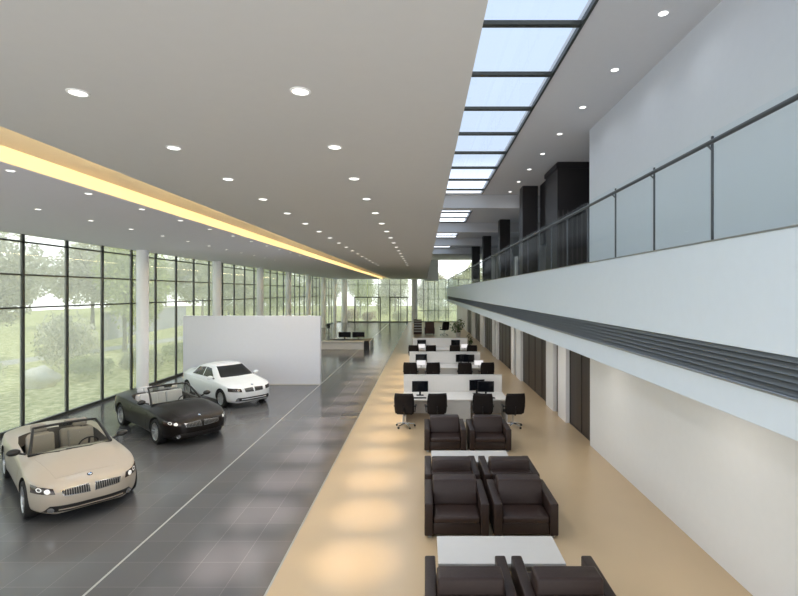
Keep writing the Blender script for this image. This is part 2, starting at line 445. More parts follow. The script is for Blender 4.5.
for (a, b) in ((XL, -7.9), (-7.9, -1.6), (-1.6, 4.55)):
    window_bay('Y', YB, a, b, 1.55, a, [5.2, 3.5] if a < -2 else [4.6, 3.2, 1.6], thin=True)
struct(MB().box(XB, 9.0, YB-0.05, YB+0.2, zb+0.3, zt+0.1), 'wall_back_lower', M['fascia'])
r = window_bay('Y', YB, XS, 8.8, 1.4, XS+0.2, [6.0], thin=True)
for ch in r.children: ch.location.z = 0
struct(MB().box(XS-0.3, 2.0, YB-0.05, YB+0.2, ZC-0.2, ZU+0.2), 'wall_back_upper', M['white'])

for k, (a, b, lab) in enumerate(((-9.65, -6.1, 'left'), (-4.75, -2.35, 'right'))):
    t = structure('door_%d' % (7+k), (0, YB-0.1, 0))
    for x in (a, b): MB().box(x-0.07, x+0.07, -0.06, 0.06, 0, 3.5).build('door_post', M['mullion'], t)
    MB().box(a, b, -0.06, 0.06, 3.40, 3.54).build('door_head', M['mullion'], t)
    MB().box((a+b)/2-0.035, (a+b)/2+0.035, -0.05, 0.05, 0, 3.4).build('meeting_stile', M['mullion'], t)

# round white columns by the glass
n = 0
for y in cols_y:
    if y < 12 or y > YB: continue
    lb = ('white round column at the window wall, ' + ORD[n] + ' from the camera') if n else 'white round column at the window wall behind the black convertible, nearest the camera'
    t = thing('round_column', lb, 'column', (-11.9, y, 0), 0, 'round columns along the window wall'); n += 1
    MB().cyl((0, 0, 0.0), (0, 0, ZC), 0.235, seg=32, cap=False).build('shaft', M['column'], t, smooth=40)
    MB().lathe([(0.255, 0), (0.255, 0.06), (0.235, 0.08)], 32).build('base_ring', M['column'], t, smooth=30)
for x, lb in ((-11.0, 'white round column at the left end of the glazed back wall'), (-1.3, 'white round column at the back wall beside the beige floor edge')):
    t = thing('round_column', lb, 'column', (x, YB-0.7, 0), 0, 'round columns at the back wall')
    MB().cyl((0, 0, 0.0), (0, 0, ZC), 0.40, seg=32, cap=False).build('shaft', M['column'], t, smooth=40)
    MB().lathe([(0.43, 0), (0.43, 0.08), (0.40, 0.1)], 32).build('base_ring', M['column'], t, smooth=30)

# free-standing white display wall
t = thing('display_wall', 'free-standing white display wall behind the white sedan', 'partition', (-7.8, 21.85, 0))
MB().box(-3.1, 3.1, -0.14, 0.14, 0.0, 3.115, bev=0.006, seg=1).build('panel', M['partition'], t)
MB().box(-3.09, 3.09, -0.15, 0.15, 0.0, 0.05).build('plinth', M['deskgrey'], t)

# ------------------------------------------------------------------ downlights and added fill lamps
def lamp(t, power, spot, col, blend=1.0, name='lamp'):
    ld = bpy.data.lights.new('downlight_and_fill_lamp', 'SPOT'); ld.energy = power; ld.color = col
    ld.spot_size = radians(spot); ld.spot_blend = blend; ld.shadow_soft_size = 0.06
    lo = bpy.data.objects.new(name, ld); COL.objects.link(lo); lo.parent = t; lo.location = (0, 0, -0.5)
def downlight(loc, label, group, src=[None], r=0.072):
    if src[0] is None:
        t = thing('downlight', label, 'ceiling light', loc, 0, group)
        MB().lathe([(1.28, 0.0), (1.24, -0.10), (1.02, -0.12), (1.0, 0.0)], 20).build('trim_ring', M['white'], t, smooth=30)
        MB().lathe([(0.0, -0.06), (0.99, -0.06)], 20).build('lens', M['lens'], t)
        t.scale = (r, r, r); src[0] = t
        return t
    t = bpy.data.objects.new('downlight', None); COL.objects.link(t)
    for ch in src[0].children:
        if ch.type == 'MESH':
            c = ch.copy(); COL.objects.link(c); c.parent = t
    t.location = loc; t.scale = src[0].scale
    return tag(t, label, 'ceiling light', group)
P1 = 1.63
WARM = (1.0, 0.80, 0.55); NEUT = (0.96, 0.98, 1.0)
rows = ((-1.09, 4.23, 18, 'row nearest the skylight', 1000, WARM), (-3.07, 4.26, 18, 'second row from the skylight', 1900, (1.0, 0.80, 0.74)),
        (-6.03, 7.0, 14, 'row just left of the cove light', 60, WARM), (-8.25, 8.63, 12, 'row nearest the window wall', 60, WARM))
for (x, s, nn, who, pw, c) in rows:
    for k in range(nn):
        t = downlight((x, s+P1*k, ZC), 'small round recessed downlight, %s from the camera, %s' % (ORD[k], who), 'downlights in the main ceiling')
        if x < -5: t.scale = (0.055, 0.055, 0.055)
        lamp(t, pw, 17, c)
        if k % 2 == 0: lamp(t, FILL, 165, NEUT)  # added wide fill spot that lifts the ambient light, no fixture of its own
for k in range(9):
    t = downlight((3.82, 7.66+1.95*k, ZU), 'small round recessed downlight above the balcony, %s from the camera' % ORD[k], 'downlights above the balcony')
    lamp(t, 12, 150, NEUT)
for k in range(14):
    ld = bpy.data.lights.new('soffit_lamp', 'SPOT'); ld.energy = 50; ld.color = (1.0, 0.93, 0.84); ld.spot_size = radians(165); ld.spot_blend = 1.0; ld.shadow_soft_size = 0.25
    lo = bpy.data.objects.new('soffit_lamp', ld); COL.objects.link(lo); lo.location = (3.6, 2.5+4.4*k, zb)
# ------------------------------------------------------------------ lounge armchairs and tables
def make_armchair(label, loc, rz):
    """local: front faces -Y, width along X, origin on the floor at its middle"""
    t = thing('lounge_armchair', label, 'armchair', loc, rz, 'dark leather armchairs around the low tables')
    W, D, H, HA = 1.10, 1.10, 0.72, 0.60
    a = 0.145
    MB().box(-W/2+a, W/2-a, -D/2+0.04, D/2-0.2, 0.06, 0.26, bev=0.015).build('seat_base', M['leather'], t, smooth=40)
    c = MB().box(-W/2+a+0.008, W/2-a-0.008, -D/2+0.0, D/2-0.24, 0.26, 0.385, bev=0.045, seg=4).build('seat_cushion', M['leather2'], t, smooth=50)
    for s in (-1, 1):
        x0, x1 = (-W/2, -W/2+a) if s < 0 else (W/2-a, W/2)
        MB().box(x0, x1, -D/2, D/2, 0.05, HA, bev=0.022, seg=3).build('armrest', M['leather'], t, smooth=40)
    MB().box(-W/2+a, W/2-a, D/2-0.24, D/2-0.005, 0.06, 0.61, bev=0.025, seg=3).build('back_frame', M['leather'], t, smooth=40)
    m = MB().prism([(-0.09, 0.375), (0.02, 0.79), (0.31, 0.79), (0.36, 0.375)], 'X', -W/2+a+0.002, W/2-a-0.002)
    bmesh.ops.bevel(m.bm, geom=m.bm.edges[:], offset=0.038, segments=4, profile=0.5, affect='EDGES')
    m.build('back_cushion', M['leather2'], t, smooth=50)
    for sx in (-1, 1):
        for sy in (-1, 1):
            MB().box(sx*(W/2-0.09)-0.03, sx*(W/2-0.09)+0.03, sy*(D/2-0.09)-0.03, sy*(D/2-0.09)+0.03, 0, 0.06).build('foot', M['steel'], t)
    return t
CX = (0.56, 1.74)
ch = make_armchair('dark leather armchair facing the camera, left one behind the near white table', (CX[0], 8.70, 0), 0)
dup(ch, (CX[1], 8.70, 0), 0, 'dark leather armchair facing the camera, right one behind the near white table')
dup(ch, (CX[0], 6.02, 0), pi, 'dark leather armchair at the bottom edge, back to the camera, left one')
dup(ch, (CX[1], 6.02, 0), pi, 'dark leather armchair at the bottom edge, back to the camera, right one')
dup(ch, (CX[0], 10.03, 0), pi, 'dark leather armchair back to back with the left middle one, facing the far table')
dup(ch, (CX[1], 10.03, 0), pi, 'dark leather armchair back to back with the right middle one, facing the far table')
dup(ch, (CX[0], 13.1, 0), 0, 'dark leather armchair facing the camera, left one in front of the desks')
dup(ch, (CX[1], 13.1, 0), 0, 'dark leather armchair facing the camera, right one in front of the desks')
def make_table(label, loc):
    t = thing('coffee_table', label, 'table', loc, 0, 'low white tables between the armchairs')
    MB().box(-0.89, 0.89, -0.38, 0.38, 0.37, 0.42, bev=0.006, seg=2).build('table_top', M['tabletop'], t)
    for s in (-1, 1):
        MB().box(s*0.80-0.025, s*0.80+0.025, -0.34, 0.34, 0, 0.37).build('leg_panel', M['tabletop'], t)
    MB().box(-0.775, 0.775, -0.02, 0.02, 0.10, 0.37).build('stretcher', M['tabletop'], t)
    return t
tb = make_table('low white rectangular table between the two nearest armchair pairs', (1.09, 7.06, 0))
dup(tb, (1.06, 11.07, 0), 0, 'low white rectangular table behind the middle armchairs, mostly hidden')

# ------------------------------------------------------------------ office chairs
def make_office_chair(label, loc, rz):
    """local: faces +Y (back towards the camera)"""
    t = thing('office_chair', label, 'office chair', loc, rz, 'black office chairs at the white desks')
    m = MB(); P = []
    for i in range(9):
        v = i/8; row = []
        for j in range(9):
            u = j/8*2-1
            row.append((u*(0.31-0.03*abs(2*v-1)**3), -0.22-0.10*v**1.5+0.05*(u*u-1)*-1*-1, 0.47+0.63*v))
        P.append(row)
    m.sheet(P); bk = m.build('backrest', M['mesh'], t, smooth=60)
    so = bk.modifiers.new('thick', 'SOLIDIFY'); so.thickness = 0.035
    m = MB().box(-0.25, 0.25, -0.22, 0.26, 0.43, 0.51, bev=0.035, seg=3); m.build('seat', M['mesh'], t, smooth=50)
    for s in (-1, 1):
        MB().tube([(s*0.22, 0.05, 0.45), (s*0.30, 0.03, 0.47), (s*0.315, 0.0, 0.66)], 0.016, 8).box(s*0.315-0.035, s*0.315+0.035, -0.14, 0.14, 0.655, 0.685, bev=0.01).build('armrest', M['black'], t, smooth=40)
    MB().tube([(0, -0.05, 0.43), (0, -0.26, 0.43), (0, -0.32, 0.56), (0, -0.31, 0.7)], 0.02, 8).build('back_bracket', M['black'], t, smooth=40)
    MB().cyl((0, 0, 0.09), (0, 0, 0.43), 0.028, seg=12).build('gas_column', M['chrome'], t, smooth=40)
    for k in range(5):
        a = 2*pi*k/5+0.3
        e = Vector((cos(a)*0.30, sin(a)*0.30, 0.075))
        l = MB().tube([(0, 0, 0.12), e*0.5+Vector((0, 0, 0.065)), e], [0.026, 0.02, 0.014], 8).build('leg', M['chrome'], t, smooth=40)
        MB().cyl((e.x-0.02*sin(a), e.y+0.02*cos(a), 0.03), (e.x+0.02*sin(a), e.y-0.02*cos(a), 0.03), 0.03, seg=12).build('castor', M['black'], l, smooth=40)
    return t
ISL = [0.0, 6.45, 13.3]
where = ['at the nearest white desk', 'at the second white desk', 'at the farthest white desk']
CXS = (-0.58, 0.37, 1.83, 2.77)
nm = ('leftmost', 'second from left', 'third from left', 'rightmost')
oc = None
for i, dy in enumerate(ISL):
    for k, x in enumerate(CXS):
        lb = 'black office chair %s, %s of the four' % (where[i], nm[k])
        rz = (-0.10, 0.12, -0.12, 0.08)[k]
        if oc is None: oc = make_office_chair(lb, (x, 14.95+dy, 0), rz)
        else: dup(oc, (x, 14.95+dy, 0), rz, lb)

# ------------------------------------------------------------------ desks, monitors
def make_desk(label, loc, rear=False):
    """work side towards -Y"""
    t = thing('office_desk', label, 'desk', loc, pi if rear else 0, 'long white desks in the beige aisle')
    x0, x1 = -1.70, 1.70; D = 0.92 if rear else 1.19
    MB().box(x0, x1, 0.0, D, 0.71, 0.75, bev=0.005, seg=1).build('desk_top', M['desk'], t)
    MB().box(-0.45, 0.50, 0.04, D, 0.0, 0.71).build('pedestal', M['deskgrey'], t)
    for x in (x0, x1-0.04):
        MB().box(x, x+0.04, 0.05, D, 0, 0.71).build('end_panel', M['desk'], t)
    return t
wn = ['nearest', 'middle', 'farthest']
dk = rk = ps = None
for i, dy in enumerate(ISL):
    l1 = 'long white office desk in front of the privacy screen, %s of three' % wn[i]
    l2 = 'long white office desk behind the privacy screen, %s of three, mostly hidden' % wn[i]
    l3 = 'white privacy screen panel between the long desks, %s of three' % wn[i]
    if i == 0:
        dk = make_desk(l1, (1.0, 15.42, 0)); rk = make_desk(l2, (1.0, 15.42+2.2, 0), True)
        ps = thing('privacy_screen', l3, 'screen panel', (1.0, 15.42+1.2, 0), 0, 'white privacy screens between the desks')
        MB().box(-1.70, 1.70, 0.0, 0.07, 0.0, 1.31, bev=0.005, seg=1).build('panel', M['desk'], ps)
        MB().box(-1.70, 1.70, -0.004, 0.074, 1.31, 1.335).build('cap', M['tabletop'], ps)
    else:
        dup(dk, (1.0, 15.42+dy, 0), 0, l1); dup(rk, (1.0, 15.42+2.2+dy, 0), pi, l2); dup(ps, (1.0, 16.62+dy, 0), 0, l3)
def make_monitor(label, loc, rz, W=0.54, H=0.36, scr='screen', body='black'):
    """screen towards -Y"""
    t = thing('monitor', label, 'computer screen', loc, rz, 'monitors on the desks')
    MB().box(-W/2, W/2, 0, 0.035, 0.12, 0.12+H, bev=0.008).build('housing', M[body], t)
    MB().box(-W/2+0.015, W/2-0.015, -0.004, 0.002, 0.137, 0.105+H).build('screen', M[scr], t)
    MB().prism([(-0.03, 0.008), (0.03, 0.008), (0.03, 0.25), (-0.03, 0.25)], 'Y', 0.036, 0.06).build('stand', M[body], t)
    MB().box(-0.12, 0.12, -0.06, 0.14, 0, 0.012, bev=0.004, seg=1).build('foot', M[body], t)
    return t
mo = make_monitor('black monitor with dark screen, left one on the nearest desk', (-0.13, 16.0, 0.75), 0.05)
dup(mo, (2.06, 15.98, 0.75), -0.08, 'black monitor with dark screen, right one on the nearest desk')
dup(mo, (1.80, 16.25, 0.75), 0.25, 'black monitor turned aside, partly behind the right one on the nearest desk')
dup(mo, (-0.13, 16.45+ISL[1], 0.75), 0.05, 'black monitor with dark screen, left one on the middle desk')
dup(mo, (2.12, 16.35+ISL[1], 0.75), -0.05, 'black monitor with dark screen, right one on the middle desk')
dup(mo, (1.78, 16.42+ISL[1], 0.75), 0.25, 'black monitor turned aside, partly behind the right one on the middle desk')
dup(mo, (-0.15, 16.45+ISL[2], 0.75), 0.0, 'black monitor with dark screen, left one on the farthest desk')
dup(mo, (1.95, 16.45+ISL[2], 0.75), 0.0, 'black monitor with dark screen, right one on the farthest desk')
# lit white screens between the chairs of the second and third desk
lt = make_monitor('small lit white screen between the two left chairs of the middle desk', (-0.13, 15.46+ISL[1], 0.75), 0, 0.42, 0.30, 'screen_on', 'desk')
lt.scale = (1, 1, 0.8)
for (x, i, lb) in ((2.50, 1, 'small lit white screen between the two right chairs of the middle desk'),
                   (-0.13, 2, 'small lit white screen between the two left chairs of the farthest desk'),
                   (2.42, 2, 'small lit white screen between the two right chairs of the farthest desk')):
    dup(lt, (x, 15.46+ISL[i], 0.75), 0, lb)
def make_keyboard(label, loc):
    t = thing('keyboard', label, 'keyboard', loc, 0, 'black keyboards on the nearest desk')
    MB().box(-0.21, 0.21, -0.07, 0.07, 0, 0.018, bev=0.004).build('case', M['black'], t)
    m = MB()
    for r_ in range(4):
        for c_ in range(13):
            m.box(-0.195+c_*0.03, -0.195+c_*0.03+0.025, -0.058+r_*0.03, -0.058+r_*0.03+0.025, 0.018, 0.024)
    k = m.build('keys', M['mesh'], t)
    return t
kb = make_keyboard('black keyboard in front of the left monitor on the nearest desk', (-0.13, 15.6, 0.75))
dup(kb, (2.1, 15.6, 0.75), 0, 'black keyboard in front of the right monitor on the nearest desk')

# ------------------------------------------------------------------ things at the far end of the aisle
def make_far_chair(label, loc, rz, s=1.0):
    t = thing('highback_chair', label, 'chair', loc, rz)
    MB().box(-0.45, 0.45, -0.40, 0.45, 0.10, 0.48, bev=0.04).build('seat', M['brown'], t, smooth=40)
    MB().box(-0.45, 0.45, -0.50, -0.36, 0.10, 1.25, bev=0.04).build('backrest', M['brown'], t, smooth=40)
    for sx in (-1, 1):
        MB().box(sx*0.45-0.05, sx*0.45+0.05, -0.45, 0.42, 0.10, 0.68, bev=0.03).build('armrest', M['brown'], t, smooth=40)
        for sy in (-1, 1): MB().cyl((sx*0.4, sy*0.38, 0), (sx*0.4, sy*0.38, 0.10), 0.03, seg=8).build('leg', M['black'], t)
    return t
make_far_chair('brown high-backed chair at the far end of the beige aisle', (0.55, 47.5, 0), 0.0)
t = thing('brochure_rack', 'brown slatted brochure rack beside the far white column', 'rack', (-0.62, 48.0, 0))
MB().box(-0.4, 0.4, -0.15, 0.15, 0.0, 0.10).build('base', M['brown'], t)
MB().box(-0.4, 0.4, 0.10, 0.15, 0.10, 1.45).build('back_panel', M['brown'], t)
for k in range(5): MB().box(-0.38, 0.38, -0.12, 0.10, 0.22+0.26*k, 0.25+0.26*k).box(-0.38, 0.38, -0.12, -0.10, 0.25+0.26*k, 0.33+0.26*k).build('shelf', M['deskgrey'], t)
dup(oc, (1.95, 46.5, 0), 0.5, 'black office chair standing alone at the far end, beside the brown chair').scale = (1.25, 1.25, 1.2)

def leaf_mesh(m, pts, size, rnd, droop=0.0):
    for p in pts:
        a = rnd.uniform(0, 2*pi); b = rnd.uniform(-0.9, 0.9); s = size*rnd.uniform(0.6, 1.3)
        q = Matrix.Rotation(a, 3, 'Z') @ Matrix.Rotation(b, 3, 'X')
        l = [Vector((0, -0.5, 0)), Vector((0.28, 0, 0.06)), Vector((0, 0.6, 0)), Vector((-0.28, 0, 0.06))]
        m.bm.faces.new([m.bm.verts.new(Vector(p) + q @ (v*s)) for v in l])
def make_pot_plant(label, loc, h, r, lm, rnd, pot=0.2):
    t = thing('potted_plant', label, 'plant', loc)
    MB().lathe([(0, 0), (pot*0.75, 0), (pot, pot*1.7), (pot*0.9, pot*1.7), (pot*0.86, pot*1.5), (0, pot*1.5)], 20).build('pot', M['pot'], t, smooth=40)
    st = MB(); pts = []
    for k in range(7):
        a = 2*pi*k/7; rr = r*rnd.uniform(0.4, 0.8); hh = h*rnd.uniform(0.65, 0.95)
        st.tube([(0, 0, pot*1.4), (cos(a)*rr*0.4, sin(a)*rr*0.4, hh*0.6), (cos(a)*rr, sin(a)*rr, hh)], pot*0.06, 5)
        for q in range(26):
            u = rnd.uniform(0.4, 1.0)
            pts.append((cos(a)*rr*u+rnd.gauss(0, r*0.22), sin(a)*rr*u+rnd.gauss(0, r*0.22), max(pot*1.8, hh*u+rnd.gauss(0, h*0.06))))
    st.build('stems', M['bark'], t)
    m = MB(); leaf_mesh(m, pts, r*0.38, rnd); m.build('foliage', M[lm], t, recalc=False)
    return t
rnd = random.Random(3)
make_pot_plant('tall grey-green potted plant at the far end of the beige aisle', (3.15, 44.5, 0), 1.75, 0.75, 'leaf_p', rnd, 0.26)
make_pot_plant('dark green potted plant beside the right end of the farthest desk', (2.95, 31.6, 0), 1.35, 0.42, 'leaf_d', rnd, 0.2)

# low white reception counter behind the display wall
t = thing('reception_counter', 'low white reception counter with dark worktop behind the display wall', 'counter', (-7.5, 35.0, 0))
m = MB().box(0, 3.1, 0, 0.12, 0, 0.55, bev=0.01, seg=1); m.build('front_panel', M['desk'], t)
MB().box(0, 3.1, -0.12, 0.62, 0.55, 0.60, bev=0.01, seg=1).build('counter_top', M['desk'], t)
MB().box(0.35, 3.1, 0.62, 2.0, 0.54, 0.60).build('worktop', M['wood'], t)
MB().box(3.1, 3.5, 0.3, 2.4, 0.0, 0.60).build('end_cabinet', M['wood'], t)
MB().box(0.3, 0.35, 0.62, 2.0, 0, 0.56).box(0.35, 3.1, 1.94, 2.0, 0, 0.5).build('rear_panel', M['wood'], t)
MB().box(3.5, 3.58, 0.1, 2.4, 0, 0.60).build('side_trim', M['desk'], t)
for x, lb in ((-6.05, 'left'), (-5.0, 'right')):
    d = dup(mo, (x, 36.6, 0.60), 0, 'wide black monitor on the reception counter, %s of two' % lb); d.scale = (1.75, 1, 1.15)
    d['group'] = 'monitors on the reception counter'
t = thing('info_stand', 'dark floor-standing information post by the far window columns', 'stand', (-9.85, 49.5, 0))
MB().box(-0.2, 0.2, -0.15, 0.15, 0, 0.03).build('base', M['black'], t)
MB().cyl((0, 0, 0.03), (0, 0, 0.5), 0.03, seg=10).build('pole', M['black'], t)
MB().box(-0.16, 0.16, -0.03, 0.03, 0.45, 0.95, bev=0.01).build('display', M['screen'], t)
# ------------------------------------------------------------------ cars
def lerp_tab(tab, x):
    """smooth (monotone cubic) interpolation in a table of (x, v)"""
    n = len(tab)
    if x <= tab[0][0]: return tab[0][1]
    if x >= tab[-1][0]: return tab[-1][1]
    d = [(tab[i+1][1]-tab[i][1])/(tab[i+1][0]-tab[i][0]) for i in range(n-1)]
    mm = [d[0]] + [0 if d[i-1]*d[i] <= 0 else 2*d[i-1]*d[i]/(d[i-1]+d[i]) for i in range(1, n-1)] + [d[-1]]
    for i in range(n-1):
        if x <= tab[i+1][0]:
            h = tab[i+1][0]-tab[i][0]; t = (x-tab[i][0])/h
            return ((2*t**3-3*t*t+1)*tab[i][1] + (t**3-2*t*t+t)*h*mm[i] + (-2*t**3+3*t*t)*tab[i+1][1] + (t**3-t*t)*h*mm[i+1])
def catmull(P, per):
    out = []
    n = len(P)
    for i in range(n-1):
        p0 = P[max(i-1, 0)]; p1 = P[i]; p2 = P[i+1]; p3 = P[min(i+2, n-1)]
        for k in range(per):
            t = k/per
            out.append(tuple(0.5*((2*p1[c])+(-p0[c]+p2[c])*t+(2*p0[c]-5*p1[c]+4*p2[c]-p3[c])*t*t+(-p0[c]+3*p1[c]-3*p2[c]+p3[c])*t**3) for c in (0, 1)))
    out.append(P[-1]); return out
def sup(e, n):
    e = min(max(e, 0), 1); return max(1-e**n, 0)**(1/n)

def body_mesh(S):
    """lofted closed car body; S holds the tables"""
    xr, xf = S['x0'], S['x1']
    N = 96; xs = []
    for i in range(N+1):
        u = i/N; xs.append(xr + (xf-xr)*(0.5-0.5*cos(pi*u))*0.55 + (xf-xr)*u*0.45)
    bm = bmesh.new(); rings = []
    for x in xs:
        w = lerp_tab(S['w'], x); zs = lerp_tab(S['zs'], x); zc = lerp_tab(S['zc'], x); zb = lerp_tab(S['zb'], x)
        k6 = lerp_tab(S['k6'], x)
        fw = 1.0; g = 1.0
        if x > S['nx']: fw *= sup((x-S['nx'])/(xf-S['nx']+0.004), S['nn'])
        if x < S['tx']: fw *= sup((S['tx']-x)/(S['tx']-xr+0.004), S['tn'])
        if x > xf-0.30: g = sup((x-(xf-0.30))/(0.302), 3.0)
        if x < xr+0.25: g = sup(((xr+0.25)-x)/(0.252), 3.2)
        z6 = zs+S['z6']*(zc-zs)
        P = [(0.0, zb), (0.80*w, zb), (0.955*w, zb+0.07), (1.0*w, zb+0.42*(zs-zb)), (0.992*w, zb+0.72*(zs-zb)), (0.962*w, zs-0.035), (0.90*w, zs+0.012), (k6*w, z6), (k6*0.5*w, zc-0.012), (0.0, zc)]
        Q = [P[0]] + catmull(P[1:], 5)
        zm = S['zm']
        ring = [(x, y*fw, zm+(z-zm)*g) for (y, z) in Q]
        full = ring + [(a, -b, c) for (a, b, c) in reversed(ring[1:-1])]
        rings.append([bm.verts.new(v) for v in full])
    n = len(rings[0])
    for i in range(len(rings)-1):
        for k in range(n):
            bm.faces.new((rings[i][k], rings[i][(k+1) % n], rings[i+1][(k+1) % n], rings[i+1][k]))
    bm.faces.new(list(reversed(rings[0]))); bm.faces.new(rings[-1])
    bmesh.ops.recalc_face_normals(bm, faces=bm.faces[:])
    return bm
def boolean_cut(bm, cutters, mats):
    """cutters: list of (MB, material index) taken out of the body; mats: material list"""
    me = bpy.data.meshes.new('car_body'); bm.to_mesh(me); bm.free()
    for m in mats: me.materials.append(m)
    ob = bpy.data.objects.new('car_body', me); COL.objects.link(ob)
    tmp = []
    for (mb, mi) in cutters:
        bmesh.ops.recalc_face_normals(mb.bm, faces=mb.bm.faces[:])
        cm = bpy.data.meshes.new('cut'); mb.bm.to_mesh(cm); mb.bm.free()
        for m in mats: cm.materials.append(m)
        for p in cm.polygons: p.material_index = mi
        co = bpy.data.objects.new('cut', cm); COL.objects.link(co); tmp.append(co)
        md = ob.modifiers.new('cut', 'BOOLEAN'); md.operation = 'DIFFERENCE'; md.solver = 'EXACT'; md.object = co
        try: md.material_mode = 'INDEX'
        except Exception: pass
    dg = bpy.context.evaluated_depsgraph_get()
    dg.update()
    new = bpy.data.meshes.new_from_object(ob.evaluated_get(dg))
    ob.modifiers.clear(); ob.data = new
    for co in tmp: bpy.data.objects.remove(co, do_unlink=True)
    new.polygons.foreach_set('use_smooth', [True]*len(new.polygons)); new.set_sharp_from_angle(angle=radians(38))
    return ob

class Skin:
    """projects small panels on a car body"""
    def __init__(s, bm): s.t = BVHTree.FromBMesh(bm)
    def hit(s, p, d):
        h = s.t.ray_cast(Vector(p), Vector(d)); return h[0], h[1]
    def panel(s, m, corners, plane, off=0.006, nu=10, nv=8, skirt=0.02):
        """corners: 4 pairs (a,b); plane 'F' -> (y,z) seen from the front, 'L'/'R' -> (x,z) seen from a side, 'B' from behind, 'T' -> (x,y) from above"""
        G = []; D = {'F': (-1, 0, 0), 'B': (1, 0, 0), 'L': (0, -1, 0), 'R': (0, 1, 0), 'T': (0, 0, -1)}[plane]
        last = None
        for i in range(nu+1):
            u = i/nu; row = []
            for j in range(nv+1):
                v = j/nv
                a = [(1-u)*(1-v)*corners[0][c]+u*(1-v)*corners[1][c]+u*v*corners[2][c]+(1-u)*v*corners[3][c] for c in (0, 1)]
                o = {'F': (5, a[0], a[1]), 'B': (-5, a[0], a[1]), 'L': (a[0], 3, a[1]), 'R': (a[0], -3, a[1]), 'T': (a[0], a[1], 4)}[plane]
                p, nrm = s.hit(o, D)
                if p is None: p, nrm = last
                last = (p, nrm); row.append((p, nrm))
            G.append(row)
        top = [[m.bm.verts.new(p+n*off) for (p, n) in row] for row in G]
        low = [[None]*(nv+1) for _ in range(nu+1)]
        for i in range(nu):
            for j in range(nv): m.bm.faces.new((top[i][j], top[i+1][j], top[i+1][j+1], top[i][j+1]))
        border = [(i, 0) for i in range(nu)]+[(nu, j) for j in range(nv)]+[(i, nv) for i in range(nu, 0, -1)]+[(0, j) for j in range(nv, 0, -1)]
        lw = [m.bm.verts.new(G[i][j][0]-G[i][j][1]*skirt) for (i, j) in border]
        for k in range(len(border)):
            k2 = (k+1) % len(border); a = border[k]; b = border[k2]
            m.bm.faces.new((top[a[0]][a[1]], top[b[0]][b[1]], lw[k2], lw[k]))
        return m
    def disc(s, m, c, r, plane, off=0.01, seg=16, rx=None):
        rx = rx or r
        D = {'F': (-1, 0, 0), 'T': (0, 0, -1)}[plane]; vs = []
        for k in range(-1, seg):
            a = (c[0], c[1]) if k < 0 else (c[0]+rx*cos(2*pi*k/seg), c[1]+r*sin(2*pi*k/seg))
            o = (5, a[0], a[1]) if plane == 'F' else (a[0], a[1], 4)
            p, n = s.hit(o, D)
            if p is None: return m
            vs.append(m.bm.verts.new(p+n*off))
        for k in range(seg): m.bm.faces.new((vs[0], vs[1+k], vs[1+(k+1) % seg]))
        return m

def wheel(parent, x, y, r, side):
    """side: +1 left, -1 right; a part (tire) with a rim and a brake disc under it"""
    Mx = Matrix.Translation((x, y, r)) @ Matrix.Rotation(-side*pi/2, 4, 'X')
    W = 0.115
    t = MB().lathe([(r*0.70, -W), (r*0.93, -W), (r*0.985, -W*0.75), (r, -W*0.4), (r, W*0.4), (r*0.985, W*0.75), (r*0.93, W), (r*0.70, W)], 36, Mx, close=True).build('wheel', M['tyre'], parent, smooth=40)
    m = MB().lathe([(r*0.71, -W), (r*0.71, W*0.9), (r*0.69, W*0.98), (r*0.655, W*0.9), (r*0.64, W*0.3), (r*0.64, -W)], 36, Mx)
    for k in range(10):
        a = 2*pi*k/10
        q = Mx @ Matrix.Rotation(a, 4, 'Z')
        pr = [(0.03, -0.022, W*0.62), (r*0.66, -0.014, W*0.86), (r*0.66, 0.014, W*0.86), (0.03, 0.022, W*0.62)]
        A = [m.bm.verts.new(q @ Vector(p)) for p in pr]; B = [m.bm.verts.new(q @ (Vector(p)-Vector((0, 0, 0.03)))) for p in pr]
        m.bm.faces.new(A); m.bm.faces.new(list(reversed(B)))
        for i in range(4): m.bm.faces.new((A[i], B[i], B[(i+1) % 4], A[(i+1) % 4]))
    m.lathe([(0, W*0.75), (0.045, W*0.72), (0.06, W*0.5), (0.06, 0)], 16, Mx)
    m.build('rim', M['rim'], t, smooth=35)
    MB().lathe([(0, 0.0), (r*0.5, 0.0), (r*0.5, 0.02), (0, 0.02)], 24, Mx).build('brake_disc', M['darksteel'], t)
    return t

M['tyre'] = pbr('tyre rubber', (0.012, 0.012, 0.012), 0.75)
M['rim'] = pbr('silver alloy', (0.62, 0.63, 0.65), 0.28, metal=0.85)
M['paint_cream'] = pbr('cream champagne paint', (0.44, 0.385, 0.315), 0.32, coat=0.5)
M['paint_black'] = pbr('black brown paint', (0.010, 0.0075, 0.0065), 0.28, spec=0.2, coat=0.05)
M['paint_white'] = pbr('white car paint', (0.82, 0.85, 0.87), 0.28, coat=0.8)
M['well'] = pbr('wheel well', (0.008, 0.008, 0.008), 0.9)
M['trim'] = pbr('black exterior trim', (0.014, 0.013, 0.013), 0.3)
M['bezel'] = pbr('dark headlight housing', (0.035, 0.02, 0.016), 0.2, coat=0.5)
M['lamp_on'] = pbr('bright headlight ring', (0.8, 0.8, 0.78), 0.2, emit=(1, 0.98, 0.92), estr=0.35)
M['kidney'] = stripe_mat('grille bars', (0.012, 0.012, 0.012), (0.22, 0.21, 0.20), 'Y', 0.036, 0.25, 0.3, 0.4)
M['tint'] = pbr('dark tinted car window', (0.012, 0.014, 0.015), 0.06, coat=1.0)
M['in_grey'] = pbr('warm grey car interior', (0.30, 0.27, 0.23), 0.6)
M['in_light'] = pbr('light grey car interior', (0.55, 0.56, 0.58), 0.6)
M['chrome_dark'] = pbr('dim chrome', (0.34, 0.34, 0.34), 0.2, metal=0.8)
